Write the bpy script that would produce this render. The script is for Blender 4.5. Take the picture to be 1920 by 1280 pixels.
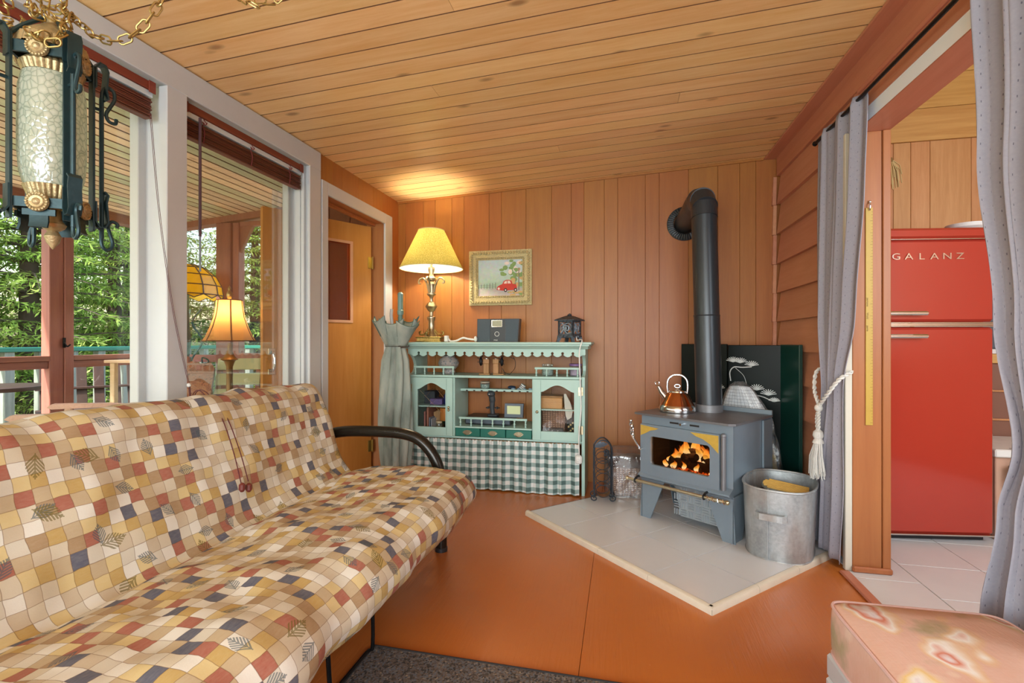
import bpy, bmesh, math, random
from mathutils import Vector, Matrix
from math import sin, cos, pi, radians as R

for o in list(bpy.data.objects): bpy.data.objects.remove(o, do_unlink=True)
scn = bpy.context.scene
COL = scn.collection
rnd = random.Random(7)

# ------------------------------------------------------------ camera, sky, light, exposure
cam = bpy.data.objects.new('camera', bpy.data.cameras.new('camera'))
COL.objects.link(cam)
cam.data.sensor_width = 36.0
cam.data.lens = 36.0 * 915.0 / 1920.0
cam.data.clip_start = 0.05
cam.data.clip_end = 300
cam.location = (0, 0, 1.1)
cam.rotation_euler = (R(90), 0, R(12.63))
scn.camera = cam
scn.view_settings.view_transform = 'Standard'
scn.view_settings.look = 'None'
scn.view_settings.exposure = 0.0
scn.view_settings.gamma = 1.0
scn.view_settings.use_curve_mapping = False

world = bpy.data.worlds.new('sky'); scn.world = world; world.use_nodes = True
wn = world.node_tree; wn.nodes.clear()
sky = wn.nodes.new('ShaderNodeTexSky'); sky.sky_type = 'NISHITA'
sky.sun_disc = False; sky.sun_elevation = R(52); sky.sun_rotation = R(195)
sky.air_density = 1.6; sky.dust_density = 3.0; sky.ozone_density = 1.0
bg = wn.nodes.new('ShaderNodeBackground'); bg.inputs[1].default_value = 0.75
wo = wn.nodes.new('ShaderNodeOutputWorld')
wn.links.new(sky.outputs[0], bg.inputs[0]); wn.links.new(bg.outputs[0], wo.inputs[0])

def light(name, kind, loc, energy, color=(1, 1, 1), size=0.1, size_y=None, target=None):
    d = bpy.data.lights.new(name, kind); d.energy = energy; d.color = color
    if kind == 'AREA':
        d.shape = 'RECTANGLE'; d.size = size; d.size_y = size_y or size
    elif kind == 'SUN': d.angle = R(1.5)
    else: d.shadow_soft_size = size
    o = bpy.data.objects.new(name, d); COL.objects.link(o); o.location = loc
    if target is not None:
        o.rotation_euler = (Vector(target) - Vector(loc)).to_track_quat('-Z', 'Y').to_euler()
    return o

# the sun stands high over the garden and reaches the porch floor; two area lamps are added
# to brighten the room from behind the camera and the closed kitchen
light('sun', 'SUN', (-8, -9, 11), 11.0, (1.0, .95, .86), target=(-5, 2, 0))
light('rear_window_fill', 'AREA', (-0.2, -1.75, 1.25), 140, (.76, .89, 1.0), 2.7, 1.6, target=(-.2, 4, 2.0))  # added lamp, stands in for daylight at the unseen rear window
light('kitchen_fill', 'AREA', (2.5, 0.9, 1.7), 50, (.86, .94, 1.0), 1.3, 1.3, target=(1.8, 3.4, 1.4))  # added fill lamp; the kitchen walls have no window

# ------------------------------------------------------------ mesh helpers
class MB:
    def __init__(s): s.v = []; s.f = []; s.m = []; s.uv = {}; s.M = Matrix(); s.cm = 0; s.sm = []; s.smooth = True
    def add(s, vs, fs, uvs=None):
        b = len(s.v); s.v += [tuple(s.M @ Vector(p)) for p in vs]
        for i, f in enumerate(fs):
            if uvs: s.uv[len(s.f)] = [uvs[k] for k in f]
            s.f.append(tuple(b + k for k in f)); s.m.append(s.cm); s.sm.append(s.smooth)
        return s
    def box(s, lo, hi, c=0.0):
        x0, y0, z0 = lo; x1, y1, z1 = hi
        if x1 < x0: x0, x1 = x1, x0
        if y1 < y0: y0, y1 = y1, y0
        if z1 < z0: z0, z1 = z1, z0
        if c <= 0:
            return s.add([(x0,y0,z0),(x1,y0,z0),(x1,y1,z0),(x0,y1,z0),(x0,y0,z1),(x1,y0,z1),(x1,y1,z1),(x0,y1,z1)],
                [(0,3,2,1),(4,5,6,7),(0,1,5,4),(1,2,6,5),(2,3,7,6),(3,0,4,7)])
        c = min(c, (x1-x0)/2.01, (y1-y0)/2.01, (z1-z0)/2.01)
        vs = []; idx = {}
        for ix in (0, 1):
            for iy in (0, 1):
                for iz in (0, 1):
                    X = (x0, x1)[ix]; Y = (y0, y1)[iy]; Z = (z0, z1)[iz]
                    sx = (1, -1)[ix]*c; sy = (1, -1)[iy]*c; sz = (1, -1)[iz]*c
                    idx[ix,iy,iz,'x'] = len(vs); vs.append((X, Y+sy, Z+sz))
                    idx[ix,iy,iz,'y'] = len(vs); vs.append((X+sx, Y, Z+sz))
                    idx[ix,iy,iz,'z'] = len(vs); vs.append((X+sx, Y+sy, Z))
        F = []
        def fl(f, flip): F.append(tuple(reversed(f)) if flip else tuple(f))
        for ix in (0,1): fl([idx[ix,0,0,'x'],idx[ix,1,0,'x'],idx[ix,1,1,'x'],idx[ix,0,1,'x']], ix == 0)
        for iy in (0,1): fl([idx[0,iy,0,'y'],idx[1,iy,0,'y'],idx[1,iy,1,'y'],idx[0,iy,1,'y']], iy == 1)
        for iz in (0,1): fl([idx[0,0,iz,'z'],idx[1,0,iz,'z'],idx[1,1,iz,'z'],idx[0,1,iz,'z']], iz == 0)
        for ix in (0,1):
            for iy in (0,1):
                fl([idx[ix,iy,0,'x'],idx[ix,iy,0,'y'],idx[ix,iy,1,'y'],idx[ix,iy,1,'x']], (ix ^ iy) == 0)
            for iz in (0,1):
                fl([idx[ix,0,iz,'x'],idx[ix,1,iz,'x'],idx[ix,1,iz,'z'],idx[ix,0,iz,'z']], (ix ^ iz) == 1)
        for iy in (0,1):
            for iz in (0,1):
                fl([idx[0,iy,iz,'y'],idx[0,iy,iz,'z'],idx[1,iy,iz,'z'],idx[1,iy,iz,'y']], (iy ^ iz) == 1)
        for ix in (0,1):
            for iy in (0,1):
                for iz in (0,1):
                    fl([idx[ix,iy,iz,'x'],idx[ix,iy,iz,'y'],idx[ix,iy,iz,'z']], (ix ^ iy ^ iz) == 1)
        return s.add(vs, F)
    def lathe(s, prof, n=24, c=(0,0,0), closed=False, arc=None):
        vs = []; F = []
        for r, z in prof:
            for k in range(n):
                a = 2*pi*k/n; vs.append((c[0]+r*cos(a), c[1]+r*sin(a), c[2]+z))
        m = len(prof)
        for i in range(m-1):
            for k in range(n):
                k2 = (k+1) % n; F.append((i*n+k, i*n+k2, (i+1)*n+k2, (i+1)*n+k))
        if not closed:
            if prof[0][0] > 1e-6: F.append(tuple(reversed(range(n))))
            if prof[-1][0] > 1e-6: F.append(tuple(range((m-1)*n, m*n)))
        return s.add(vs, F)
    def tube(s, pts, r, n=8, closed=False, flat=None, cap=True):
        pts = [Vector(p) for p in pts]; m = len(pts)
        rr = r if isinstance(r, (list, tuple)) else [r]*m
        vs = []; F = []; up = None
        for i, p in enumerate(pts):
            if closed: t = pts[(i+1) % m] - pts[i-1]
            else: t = pts[min(i+1, m-1)] - pts[max(i-1, 0)]
            t.normalize()
            if up is None:
                up = Vector((0,0,1)) if abs(t.z) < .9 else Vector((1,0,0))
                if flat: up = Vector(flat)
            a = t.cross(up)
            if a.length < 1e-6: a = t.orthogonal()
            a.normalize(); b = a.cross(t).normalized()
            if not flat: up = b
            for k in range(n):
                th = 2*pi*k/n + (pi/n if n == 4 else 0)
                vs.append(p + a*cos(th)*rr[i] + b*sin(th)*rr[i])
        for i in range(m if closed else m-1):
            j = (i+1) % m
            for k in range(n):
                k2 = (k+1) % n; F.append((i*n+k, i*n+k2, j*n+k2, j*n+k))
        if cap and not closed:
            F.append(tuple(reversed(range(n)))); F.append(tuple(range((m-1)*n, m*n)))
        return s.add(vs, F)
    def strap(s, pts, w, t, wdir):
        """flat band: follows pts, width w along wdir, thickness t"""
        pts = [Vector(p) for p in pts]; W = Vector(wdir).normalized()*w/2; vs = []; F = []; m = len(pts)
        for i, p in enumerate(pts):
            d = (pts[min(i+1,m-1)]-pts[max(i-1,0)]).normalized(); nn = d.cross(W).normalized()*t/2
            vs += [p-W-nn, p+W-nn, p+W+nn, p-W+nn]
        for i in range(m-1):
            for k in range(4):
                k2 = (k+1) % 4; F.append((i*4+k, (i+1)*4+k, (i+1)*4+k2, i*4+k2))
        F.append((0,1,2,3)); F.append(((m-1)*4+3,(m-1)*4+2,(m-1)*4+1,(m-1)*4))
        return s.add(vs, F)
    def prism(s, poly, d0, d1, axis='y'):
        """polygon in 2D extruded between d0 and d1 along axis"""
        def P(a, b, d): return (a, d, b) if axis == 'y' else ((d, a, b) if axis == 'x' else (a, b, d))
        n = len(poly); vs = [P(a, b, d0) for a, b in poly] + [P(a, b, d1) for a, b in poly]
        F = [tuple(range(n)), tuple(range(2*n-1, n-1, -1))]
        for i in range(n):
            j = (i+1) % n; F.append((j, i, n+i, n+j))
        return s.add(vs, F)
    def ring(s, outer, inner, d0, d1, axis='y'):
        """plate with a hole; outer and inner loops with the same count"""
        def P(q, d): a, b = q; return (a, d, b) if axis == 'y' else ((d, a, b) if axis == 'x' else (a, b, d))
        n = len(outer); vs = [P(q,d0) for q in outer]+[P(q,d0) for q in inner]+[P(q,d1) for q in outer]+[P(q,d1) for q in inner]
        F = []
        for i in range(n):
            j = (i+1) % n
            F += [(i,j,n+j,n+i),(2*n+j,2*n+i,3*n+i,3*n+j),(j,i,2*n+i,2*n+j),(n+i,n+j,3*n+j,3*n+i)]
        return s.add(vs, F)
    def grid(s, fn, nu, nv, uvs=(1,1), wrap=False):
        vs = []; uv = []; F = []
        for i in range(nu+1):
            for j in range(nv+1):
                u = i/nu; v = j/nv; vs.append(fn(u, v)); uv.append((u*uvs[0], v*uvs[1]))
        for i in range(nu):
            for j in range(nv):
                a = i*(nv+1)+j; F.append((a, a+nv+1, a+nv+2, a+1))
        return s.add(vs, F, uv)
    def ball(s, c, r, n=12, m=8, sc=(1,1,1)):
        pr = [(max(1e-7, r*sin(pi*i/m)), -r*cos(pi*i/m)) for i in range(m+1)]
        M0 = s.M; s.M = M0 @ Matrix.Translation(c) @ Matrix.Diagonal((*sc, 1)); s.lathe(pr, n, closed=True); s.M = M0
        return s
    def cyl(s, a, b, r, n=16, r2=None):
        return s.tube([a, b], [r, r if r2 is None else r2], n)
    def build(s, name, mats, parent=None, loc=None, rot=None, angle=35, **tags):
        me = bpy.data.meshes.new(name)
        me.from_pydata([tuple(p) for p in s.v], [], s.f)
        if not isinstance(mats, (list, tuple)): mats = [mats]
        for m in mats: me.materials.append(m)
        me.polygons.foreach_set('material_index', s.m)
        bm = bmesh.new(); bm.from_mesh(me); bmesh.ops.recalc_face_normals(bm, faces=bm.faces); bm.to_mesh(me); bm.free()
        me.polygons.foreach_set('use_smooth', s.sm)
        if s.uv:
            ul = me.uv_layers.new(name='UVMap')
            for fi, uv in s.uv.items():
                p = me.polygons[fi]
                lookup = {v: q for v, q in zip(s.f[fi], uv)}
                for li in p.loop_indices: ul.data[li].uv = lookup[me.loops[li].vertex_index]
        me.update()
        if angle: me.set_sharp_from_angle(angle=R(angle))
        o = bpy.data.objects.new(name, me); COL.objects.link(o)
        if parent: o.parent = parent
        if loc: o.location = loc
        if rot: o.rotation_euler = rot
        for k, v in tags.items(): o[{'cat': 'category'}.get(k, k)] = v
        return o

def thing(name, label, cat, loc=(0,0,0), rz=0, group=None):
    o = bpy.data.objects.new(name, None); COL.objects.link(o); o.empty_display_size = .1
    o.location = loc; o.rotation_euler = (0, 0, rz); o['label'] = label; o['category'] = cat
    if group: o['group'] = group
    return o
def struct(name, parent=None):
    o = bpy.data.objects.new(name, None); COL.objects.link(o); o['kind'] = 'structure'
    o.empty_display_size = .1
    if parent: o.parent = parent
    return o
def copy_tree(o, parent=None, **tags):
    c = o.copy(); COL.objects.link(c); c.parent = parent
    for k, v in tags.items(): c[k] = v
    for ch in list(o.children): copy_tree(ch, c)
    return c
def bez(pts, n=8):
    """Catmull-Rom through pts"""
    P = [Vector(p) for p in pts]; P = [P[0]*2-P[1]] + P + [P[-1]*2-P[-2]]; out = []
    for i in range(1, len(P)-2):
        for k in range(n):
            t = k/n; a, b, c, d = P[i-1:i+3]
            out.append(.5*((2*b)+(c-a)*t+(2*a-5*b+4*c-d)*t*t+(3*b-a-3*c+d)*t**3))
    out.append(P[-2]); return out
def text_mesh(mb, body, M, size, depth):
    cu = bpy.data.curves.new('txt', 'FONT'); cu.body = body; cu.size = size; cu.extrude = depth; cu.resolution_u = 3
    cu.align_x = 'CENTER'; cu.align_y = 'CENTER'
    o = bpy.data.objects.new('txt', cu); COL.objects.link(o)
    dg = bpy.context.evaluated_depsgraph_get(); me = o.evaluated_get(dg).to_mesh()
    old = mb.M; mb.M = old @ M
    mb.add([tuple(v.co) for v in me.vertices], [tuple(p.vertices) for p in me.polygons]); mb.M = old
    o.evaluated_get(dg).to_mesh_clear(); bpy.data.objects.remove(o, do_unlink=True); bpy.data.curves.remove(cu)

# ------------------------------------------------------------ materials
def lin(c):
    if isinstance(c, str): c = tuple(int(c[i:i+2], 16) for i in (0, 2, 4))
    return tuple(((x/255)/12.92 if x/255 <= .04045 else ((x/255+.055)/1.055)**2.4) for x in c) + (1.0,)
class NT:
    def __init__(s, name):
        s.mat = bpy.data.materials.new(name); s.mat.use_nodes = True; s.t = s.mat.node_tree; s.t.nodes.clear()
        s.out = s.n('ShaderNodeOutputMaterial')
    def n(s, typ, **kw):
        x = s.t.nodes.new(typ)
        for k, v in kw.items(): setattr(x, k, v)
        return x
    def set(s, sock, v):
        if hasattr(v, 'is_linked') or isinstance(v, bpy.types.NodeSocket): s.t.links.new(v, sock)
        else: sock.default_value = v
    def m(s, op, a, b=0.0, c=0.0):
        x = s.n('ShaderNodeMath', operation=op); s.set(x.inputs[0], a); s.set(x.inputs[1], b)
        if len(x.inputs) > 2: s.set(x.inputs[2], c)
        return x.outputs[0]
    def coord(s, kind='Object', scale=(1,1,1), rot=(0,0,0), loc=(0,0,0)):
        tc = s.n('ShaderNodeTexCoord'); mp = s.n('ShaderNodeMapping')
        mp.inputs['Scale'].default_value = scale; mp.inputs['Rotation'].default_value = rot; mp.inputs['Location'].default_value = loc
        s.t.links.new(tc.outputs[kind], mp.inputs[0]); return mp.outputs[0]
    def noise(s, vec, scale=5, detail=4, rough=.55, dist=0.0, out=0):
        x = s.n('ShaderNodeTexNoise'); x.inputs['Scale'].default_value = scale; x.inputs['Detail'].default_value = detail
        x.inputs['Roughness'].default_value = rough; x.inputs['Distortion'].default_value = dist
        if vec is not None: s.t.links.new(vec, x.inputs['Vector'])
        return x.outputs[out]
    def vor(s, vec, scale=5, out='Distance', feature='F1', rnd=1.0):
        x = s.n('ShaderNodeTexVoronoi', feature=feature); x.inputs['Scale'].default_value = scale; x.inputs['Randomness'].default_value = rnd
        s.t.links.new(vec, x.inputs['Vector']); return x.outputs[out]
    def ramp(s, fac, stops, interp='LINEAR'):
        x = s.n('ShaderNodeValToRGB'); x.color_ramp.interpolation = interp; e = x.color_ramp.elements
        while len(e) < len(stops): e.new(.5)
        for k, (p, c) in enumerate(stops): e[k].position = p; e[k].color = lin(c) if not (isinstance(c, tuple) and len(c) == 4) else c
        s.set(x.inputs[0], fac); return x.outputs[0]
    def mix(s, fac, a, b, blend='MIX'):
        x = s.n('ShaderNodeMix', data_type='RGBA', blend_type=blend); s.set(x.inputs[0], fac); s.set(x.inputs[6], a); s.set(x.inputs[7], b)
        return x.outputs[2]
    def sep(s, v):
        x = s.n('ShaderNodeSeparateXYZ'); s.t.links.new(v, x.inputs[0]); return x.outputs
    def comb(s, a, b, c=0.0):
        x = s.n('ShaderNodeCombineXYZ'); s.set(x.inputs[0], a); s.set(x.inputs[1], b); s.set(x.inputs[2], c); return x.outputs[0]
    def wn(s, v, out='Value'):
        x = s.n('ShaderNodeTexWhiteNoise', noise_dimensions='3D'); s.t.links.new(v, x.inputs['Vector']); return x.outputs[out]
    def rand(s): return s.n('ShaderNodeObjectInfo').outputs['Random']
    def bsdf(s, color, rough=.5, metal=0.0, bump=None, bstr=.3, bdist=.01, spec=.5, **kw):
        p = s.n('ShaderNodeBsdfPrincipled'); s.set(p.inputs['Base Color'], color); s.set(p.inputs['Roughness'], rough); s.set(p.inputs['Metallic'], metal)
        p.inputs['Specular IOR Level'].default_value = spec
        for k, v in kw.items(): s.set(p.inputs[k], v)
        if bump is not None:
            b = s.n('ShaderNodeBump'); b.inputs['Strength'].default_value = bstr; b.inputs['Distance'].default_value = bdist
            s.t.links.new(bump, b.inputs['Height']); s.t.links.new(b.outputs[0], p.inputs['Normal'])
        s.t.links.new(p.outputs[0], s.out.inputs[0]); s.p = p; return s.mat

def plain(name, col, rough=.5, metal=0.0, var=.10, scale=18, bump=.0, spec=.5, objvar=0.0, stretch=(1,1,1), **kw):
    t = NT(name); v = t.coord('Object', stretch); f = t.noise(v, scale, 4)
    c = lin(col); a = tuple(min(1, x*(1+var)) for x in c[:3])+(1,); b = tuple(x*(1-var) for x in c[:3])+(1,)
    col = t.mix(f, b, a)
    if objvar:
        hs = t.n('ShaderNodeHueSaturation'); t.set(hs.inputs['Color'], col)
        t.set(hs.inputs['Value'], t.m('ADD', t.m('MULTIPLY', t.rand(), objvar*2), 1-objvar)); col = hs.outputs[0]
    return t.bsdf(col, rough, metal, f if bump else None, bump, .004, spec, **kw)

def wood(name, light_c, dark_c, axis='x', rough=.45, knots=True, grain=1.0, objvar=.12, bump=.12, knot_c=None, coat=0.0, kscale=5.5):
    """board material: grain runs along the given object axis; each board shifts the pattern and the tone"""
    t = NT(name); i = 'xyz'.index(axis); sc = [14*grain]*3; sc[i] = .9*grain
    rv = t.rand(); off = t.comb(t.m('MULTIPLY', rv, 37.0), t.m('MULTIPLY', rv, 17.0), t.m('MULTIPLY', rv, 71.0))
    tc = t.n('ShaderNodeTexCoord'); ad = t.n('ShaderNodeVectorMath', operation='ADD')
    t.t.links.new(tc.outputs['Object'], ad.inputs[0]); t.t.links.new(off, ad.inputs[1])
    mp = t.n('ShaderNodeMapping'); mp.inputs['Scale'].default_value = sc; t.t.links.new(ad.outputs[0], mp.inputs[0])
    g1 = t.noise(mp.outputs[0], 1.6, 6, .6, .6); g2 = t.noise(mp.outputs[0], 7, 4, .65)
    f = t.m('ADD', t.m('MULTIPLY', g1, .7), t.m('MULTIPLY', g2, .3))
    col = t.ramp(f, [(.30, dark_c), (.62, light_c)])
    if knots:
        ks = [1.0]*3; ks[i] = .45
        mk = t.n('ShaderNodeMapping'); mk.inputs['Scale'].default_value = ks; t.t.links.new(ad.outputs[0], mk.inputs[0])
        d = t.vor(mk.outputs[0], kscale); k = t.ramp(d, [(.05, (255,255,255)), (.12, (0,0,0))])
        col = t.mix(t.m('MULTIPLY', k, .62), col, lin(knot_c or dark_c))
    hs = t.n('ShaderNodeHueSaturation'); t.set(hs.inputs['Color'], col)
    t.set(hs.inputs['Value'], t.m('ADD', t.m('MULTIPLY', rv, objvar*2), 1-objvar))
    t.set(hs.inputs['Hue'], t.m('ADD', t.m('MULTIPLY', t.m('FRACT', t.m('MULTIPLY', rv, 7.3)), .012), .494))
    return t.bsdf(hs.outputs[0], rough, 0, f, bump, .003, **({'Coat Weight': coat, 'Coat Roughness': .25} if coat else {}))

def glow(name, col, strength, base=None):
    t = NT(name); m = t.bsdf(lin(base or col), .6); t.p.inputs['Emission Color'].default_value = lin(col); t.p.inputs['Emission Strength'].default_value = strength
    return m
def clear(name, tint=(255,255,255), gloss=.08, haze=0.0, hazec=(255,255,255), rough=.02, bumpscale=0, alpha_noise=None):
    """thin sheet: mostly see-through, a little mirror, a little haze"""
    t = NT(name); tr = t.n('ShaderNodeBsdfTransparent'); tr.inputs[0].default_value = lin(tint)
    gl = t.n('ShaderNodeBsdfGlossy'); gl.inputs['Roughness'].default_value = rough
    fr = t.n('ShaderNodeFresnel'); fr.inputs[0].default_value = 1.45
    mx = t.n('ShaderNodeMixShader'); t.set(mx.inputs[0], t.m('ADD', t.m('MULTIPLY', fr.outputs[0], .35), gloss))
    t.t.links.new(tr.outputs[0], mx.inputs[1]); t.t.links.new(gl.outputs[0], mx.inputs[2]); res = mx.outputs[0]
    if bumpscale:
        b = t.n('ShaderNodeBump'); b.inputs['Strength'].default_value = .6; b.inputs['Distance'].default_value = .01
        t.t.links.new(t.noise(t.coord('Object'), bumpscale, 3), b.inputs['Height']); t.t.links.new(b.outputs[0], gl.inputs['Normal'])
    if haze:
        df = t.n('ShaderNodeBsdfDiffuse'); df.inputs[0].default_value = lin(hazec); tl = t.n('ShaderNodeBsdfTranslucent'); tl.inputs[0].default_value = lin(hazec)
        m0 = t.n('ShaderNodeMixShader'); m0.inputs[0].default_value = .4; t.t.links.new(df.outputs[0], m0.inputs[1]); t.t.links.new(tl.outputs[0], m0.inputs[2])
        m2 = t.n('ShaderNodeMixShader'); hz = haze
        if alpha_noise: hz = t.m('MULTIPLY', t.ramp(t.noise(t.coord('Object'), alpha_noise, 3), [(.35, (40,40,40)), (.65, (255,255,255))]), haze)
        t.set(m2.inputs[0], hz); t.t.links.new(res, m2.inputs[1]); t.t.links.new(m0.outputs[0], m2.inputs[2]); res = m2.outputs[0]
    t.t.links.new(res, t.out.inputs[0]); return t.mat
def translucent(name, col, mixf=.5, rough=.8, pattern=None):
    t = NT(name); c = lin(col) if pattern is None else pattern(t)
    df = t.n('ShaderNodeBsdfDiffuse'); t.set(df.inputs[0], c); tl = t.n('ShaderNodeBsdfTranslucent'); t.set(tl.inputs[0], c)
    mx = t.n('ShaderNodeMixShader'); mx.inputs[0].default_value = mixf
    t.t.links.new(df.outputs[0], mx.inputs[1]); t.t.links.new(tl.outputs[0], mx.inputs[2]); t.t.links.new(mx.outputs[0], t.out.inputs[0]); return t.mat

M = {}
M['ceil'] = wood('ceiling_pine', 'F6CC92', 'E6AE6A', 'x', .36, True, 1.0, .08, .10, '7A4A28')
M['groove'] = plain('groove_brown', '6B4224', .8)  # darker brown for the board sides and chamfers
M['porch_ceil'] = wood('porch_ceiling_pine', 'F2DCB8', 'D8BC94', 'y', .6, True, 1.0, .16, .1, '7C5A3C')
M['porch_ceil_green'] = wood('porch_ceiling_green', 'DADCB4', 'BEC098', 'y', .6, True, 1.0, .10, .1, '7C6A48')
M['panel'] = wood('painted_panel', 'A7682C', '9A5C26', 'z', .42, False, 1.3, .02, .10)
M['clap'] = wood('painted_clapboard', 'CE9070', 'C2825F', 'y', .45, False, 1.0, .05, .08)
M['trim_red'] = wood('painted_trim', 'C27C60', 'B46E52', 'y', .4, False, 1.0, .04, .06)
M['trim_org'] = wood('painted_jamb', 'AA6A3C', '9E5E34', 'z', .42, False, 1.0, .03, .06)
M['white'] = plain('white_trim_paint', 'C4C5C6', .45, 0, .03, 30, .05)
M['kpanel'] = wood('kitchen_panel', 'D29A66', 'C08550', 'z', .5, False, 1.5, .05, .1)
M['kpine'] = wood('kitchen_pine', 'DDB066', 'C5924A', 'x', .45, True, .8, .06, .1, '7A5327', kscale=3.5)
M['door'] = wood('door_veneer', 'C88A48', 'B97838', 'z', .4, False, .8, .02, .05)
M['porch_red'] = wood('porch_redwood', '9A6654', '835044', 'z', .55, False, 1.0, .10, .1)
M['porch_red_y'] = wood('porch_redwood_rail', '9A6654', '835044', 'y', .55, False, 1.0, .10, .1)
M['porch_dark'] = plain('porch_brown_wall', '6E3A20', .6, 0, .15, 60, .2)
M['brass'] = plain('brass', 'B39C5E', .30, .9, .15, 30, .05)
M['brass_old'] = plain('antique_brass', 'BFB292', .30, .95, .25, 60, .25)
M['gilt'] = plain('gilt_plaster', 'B9A878', .45, .3, .6, 120, 1.0)
M['silver'] = plain('chrome', 'D8D8D8', .12, 1.0, .03, 10)
M['black'] = plain('black_metal', '1C1D1F', .35, .6, .15, 30, .05)
M['blackp'] = plain('black_plastic', '26282B', .4, 0, .1, 30)
M['iron'] = plain('green_black_iron', '20383C', .42, .4, .3, 40, .25)
M['glass'] = clear('window_glass', gloss=0.0)
M['cabglass'] = clear('cabinet_glass', gloss=.03)
M['cord'] = plain('white_cord', 'E6E4DE', .5)

# ============================================================ THE ROOM
XL, XR, YB, YN = -1.865, 1.095, 3.87, -1.9      # inner faces of left, right, back and rear walls
def zc(x): return 2.292 + (x - XL) * 0.0500      # sloping ceiling

# ---- floor: painted plywood sheets
t = NT('floor_paint')
v = t.coord('Object', (26, 1.6, 1)); g = t.noise(v, 3, 5, .65, .4); big = t.noise(t.coord('Object'), 1.7, 3)
sp = t.ramp(t.vor(t.coord('Object'), 9), [(.0, (255,255,255)), (.03, (0,0,0))])
c = t.mix(big, lin('B8682F'), lin('C67434')); c = t.mix(t.m('MULTIPLY', sp, .5), c, lin('D59A6A'))
M['floor'] = t.bsdf(c, t.m('ADD', t.m('MULTIPLY', g, .16), .13), 0, g, .5, .004, .5)
floor = struct('floor')
MB().box((-2.0, YN, -.12), (1.11, 3.95, -.021)).build('subfloor', M['porch_dark'], floor)
xs = [-2.0, -1.357, -.138, 1.11]; ys = [YN, .56, 3.0, 3.95]
for i in range(3):
    for j in range(3):
        MB().box((xs[i]+.0008, ys[j]+.0004, -.02), (xs[i+1]-.0008, ys[j+1]-.0004, 0), .0008).build('plywood_sheet', M['floor'], floor)

# ---- ceiling: tongue and groove boards
ceiling = struct('ceiling')
MB().prism([(-2.05, zc(-2.05)+.022), (1.30, zc(1.30)+.022), (1.30, zc(1.3)+.14), (-2.05, zc(-2.05)+.14)], YN-.1, 4.05).build('roof_deck', M['porch_dark'], ceiling)
y = YN; k = 0; joints = {18: .35, 31: -.62, 36: -.9, 40: .3, 24: -.2, 27: .55, 44: -.4}
while y < YB:
    w = min(.1145, YB - y)
    spans = [(XL-.03, XR+.01)] if k not in joints else [(XL-.03, joints[k]-.0008), (joints[k]+.0008, XR+.01)]
    for a, b in spans:
        mb = MB(); mb.smooth = False; ch = .0045
        prof = [(y+.0016, .018), (y+.0016, .0016), (y+.003, 0), (y+w-.003, 0), (y+w-.0016, .0016), (y+w-.0016, .018)]
        vs = [(a, p, zc(a)+q) for p, q in prof] + [(b, p, zc(b)+q) for p, q in prof]; n = 6
        fs = [tuple(range(n)), tuple(range(2*n-1, n-1, -1))] + [((i+1) % n, i, n+i, n+(i+1) % n) for i in range(n)]
        mb.add(vs, fs)
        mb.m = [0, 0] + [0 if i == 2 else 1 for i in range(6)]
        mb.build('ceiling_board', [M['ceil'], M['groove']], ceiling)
    y += .1145; k += 1

# ---- back wall: grooved vertical panelling
wall_back = struct('wall_back')
MB().box((-2.03, YB+.012, 0), (1.3, YB+.12, 2.6)).build('wall_core', M['porch_dark'], wall_back)
seams = [-1.99, -1.801, -1.636, -1.53, -1.383, -1.276, -1.06, -.956, -.752, -.544, -.387, -.287, -.13, -.028, .179, .281, .493, .699, .85, .959, 1.15]
for a, b in zip(seams, seams[1:]):
    MB().box((a+.0009, YB, 0), (b-.0009, YB+.013, zc(b)+.02), .0012).build('wall_panel', M['panel'], wall_back)
mb = MB(); mb.prism([(XL, zc(XL)-.018), (1.01, zc(1.01)-.018), (1.01, zc(1.01)-.001), (XL, zc(XL)-.001)], YB-.012, YB); mb.build('cove_strip', M['panel'], wall_back)

# ---- left wall: white window frames, door frame, panelling
wall_left = struct('wall_left')
T = .155                                          # wall thickness
XO = XL - T
mb = MB(); mb.box((XO, YN, 0), (XL, 2.75, .70)); mb.build('wall_below_windows', M['panel'], wall_left)
MB().box((XO-.02, YN, .70), (XL+.03, 2.66, .735), .006).build('window_sill', M['white'], wall_left)
MB().box((XO, YN, 2.18), (XL, 2.75, zc(XL)+.03)).build('window_lintel', M['white'], wall_left)
MB().box((XL, YN, 2.170), (XL+.016, 2.742, zc(XL)-.004), .003).build('header_board', M['white'], wall_left)
def post(y0, y1, name):      # window post: front board, deep reveal and two stepped stops
    p = struct(name, wall_left)
    MB().box((XL-.03, y0, .735), (XL+.014, y1, 2.172), .003).build('front_board', M['white'], p)
    MB().box((XO+.03, y0+.022, .735), (XL-.03, y1-.004, 2.18), .002).build('post_core', M['white'], p)
    MB().box((XO-.012, y0-.012, .735), (XO+.034, y1, 2.18), .003).build('outer_stop', M['white'], p)
    return p
post(1.673, 1.772, 'window_post'); post(-.75, -.65, 'window_post')
pw = struct('window_jamb', wall_left)
MB().box((XL, 2.628, 0), (XL+.016, 2.742, 2.172), .003).build('casing_board', M['white'], pw)
MB().box((XO, 2.655, 0), (XL, 2.75, 2.18)).build('jamb_core', M['white'], pw)
MB().box((XL-.05, 2.632, .735), (XL-.028, 2.657, 2.18), .002).build('stop_bead', M['white'], pw)
MB().box((XL-.095, 2.64, .735), (XL-.06, 2.657, 2.18), .002).build('stop_bead', M['white'], pw)
MB().box((XO-.012, 2.615, .735), (XO+.03, 2.70, 2.18), .003).build('outer_stop', M['white'], pw)
for i, (a, b) in enumerate(((1.772, 2.64), (-.65, 1.69))):
    w = struct('window_%d' % (i+1))
    MB().box((XL-.118, a-.006, .735), (XL-.112, b+.006, 2.18)).build('pane', M['glass'], w)
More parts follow.
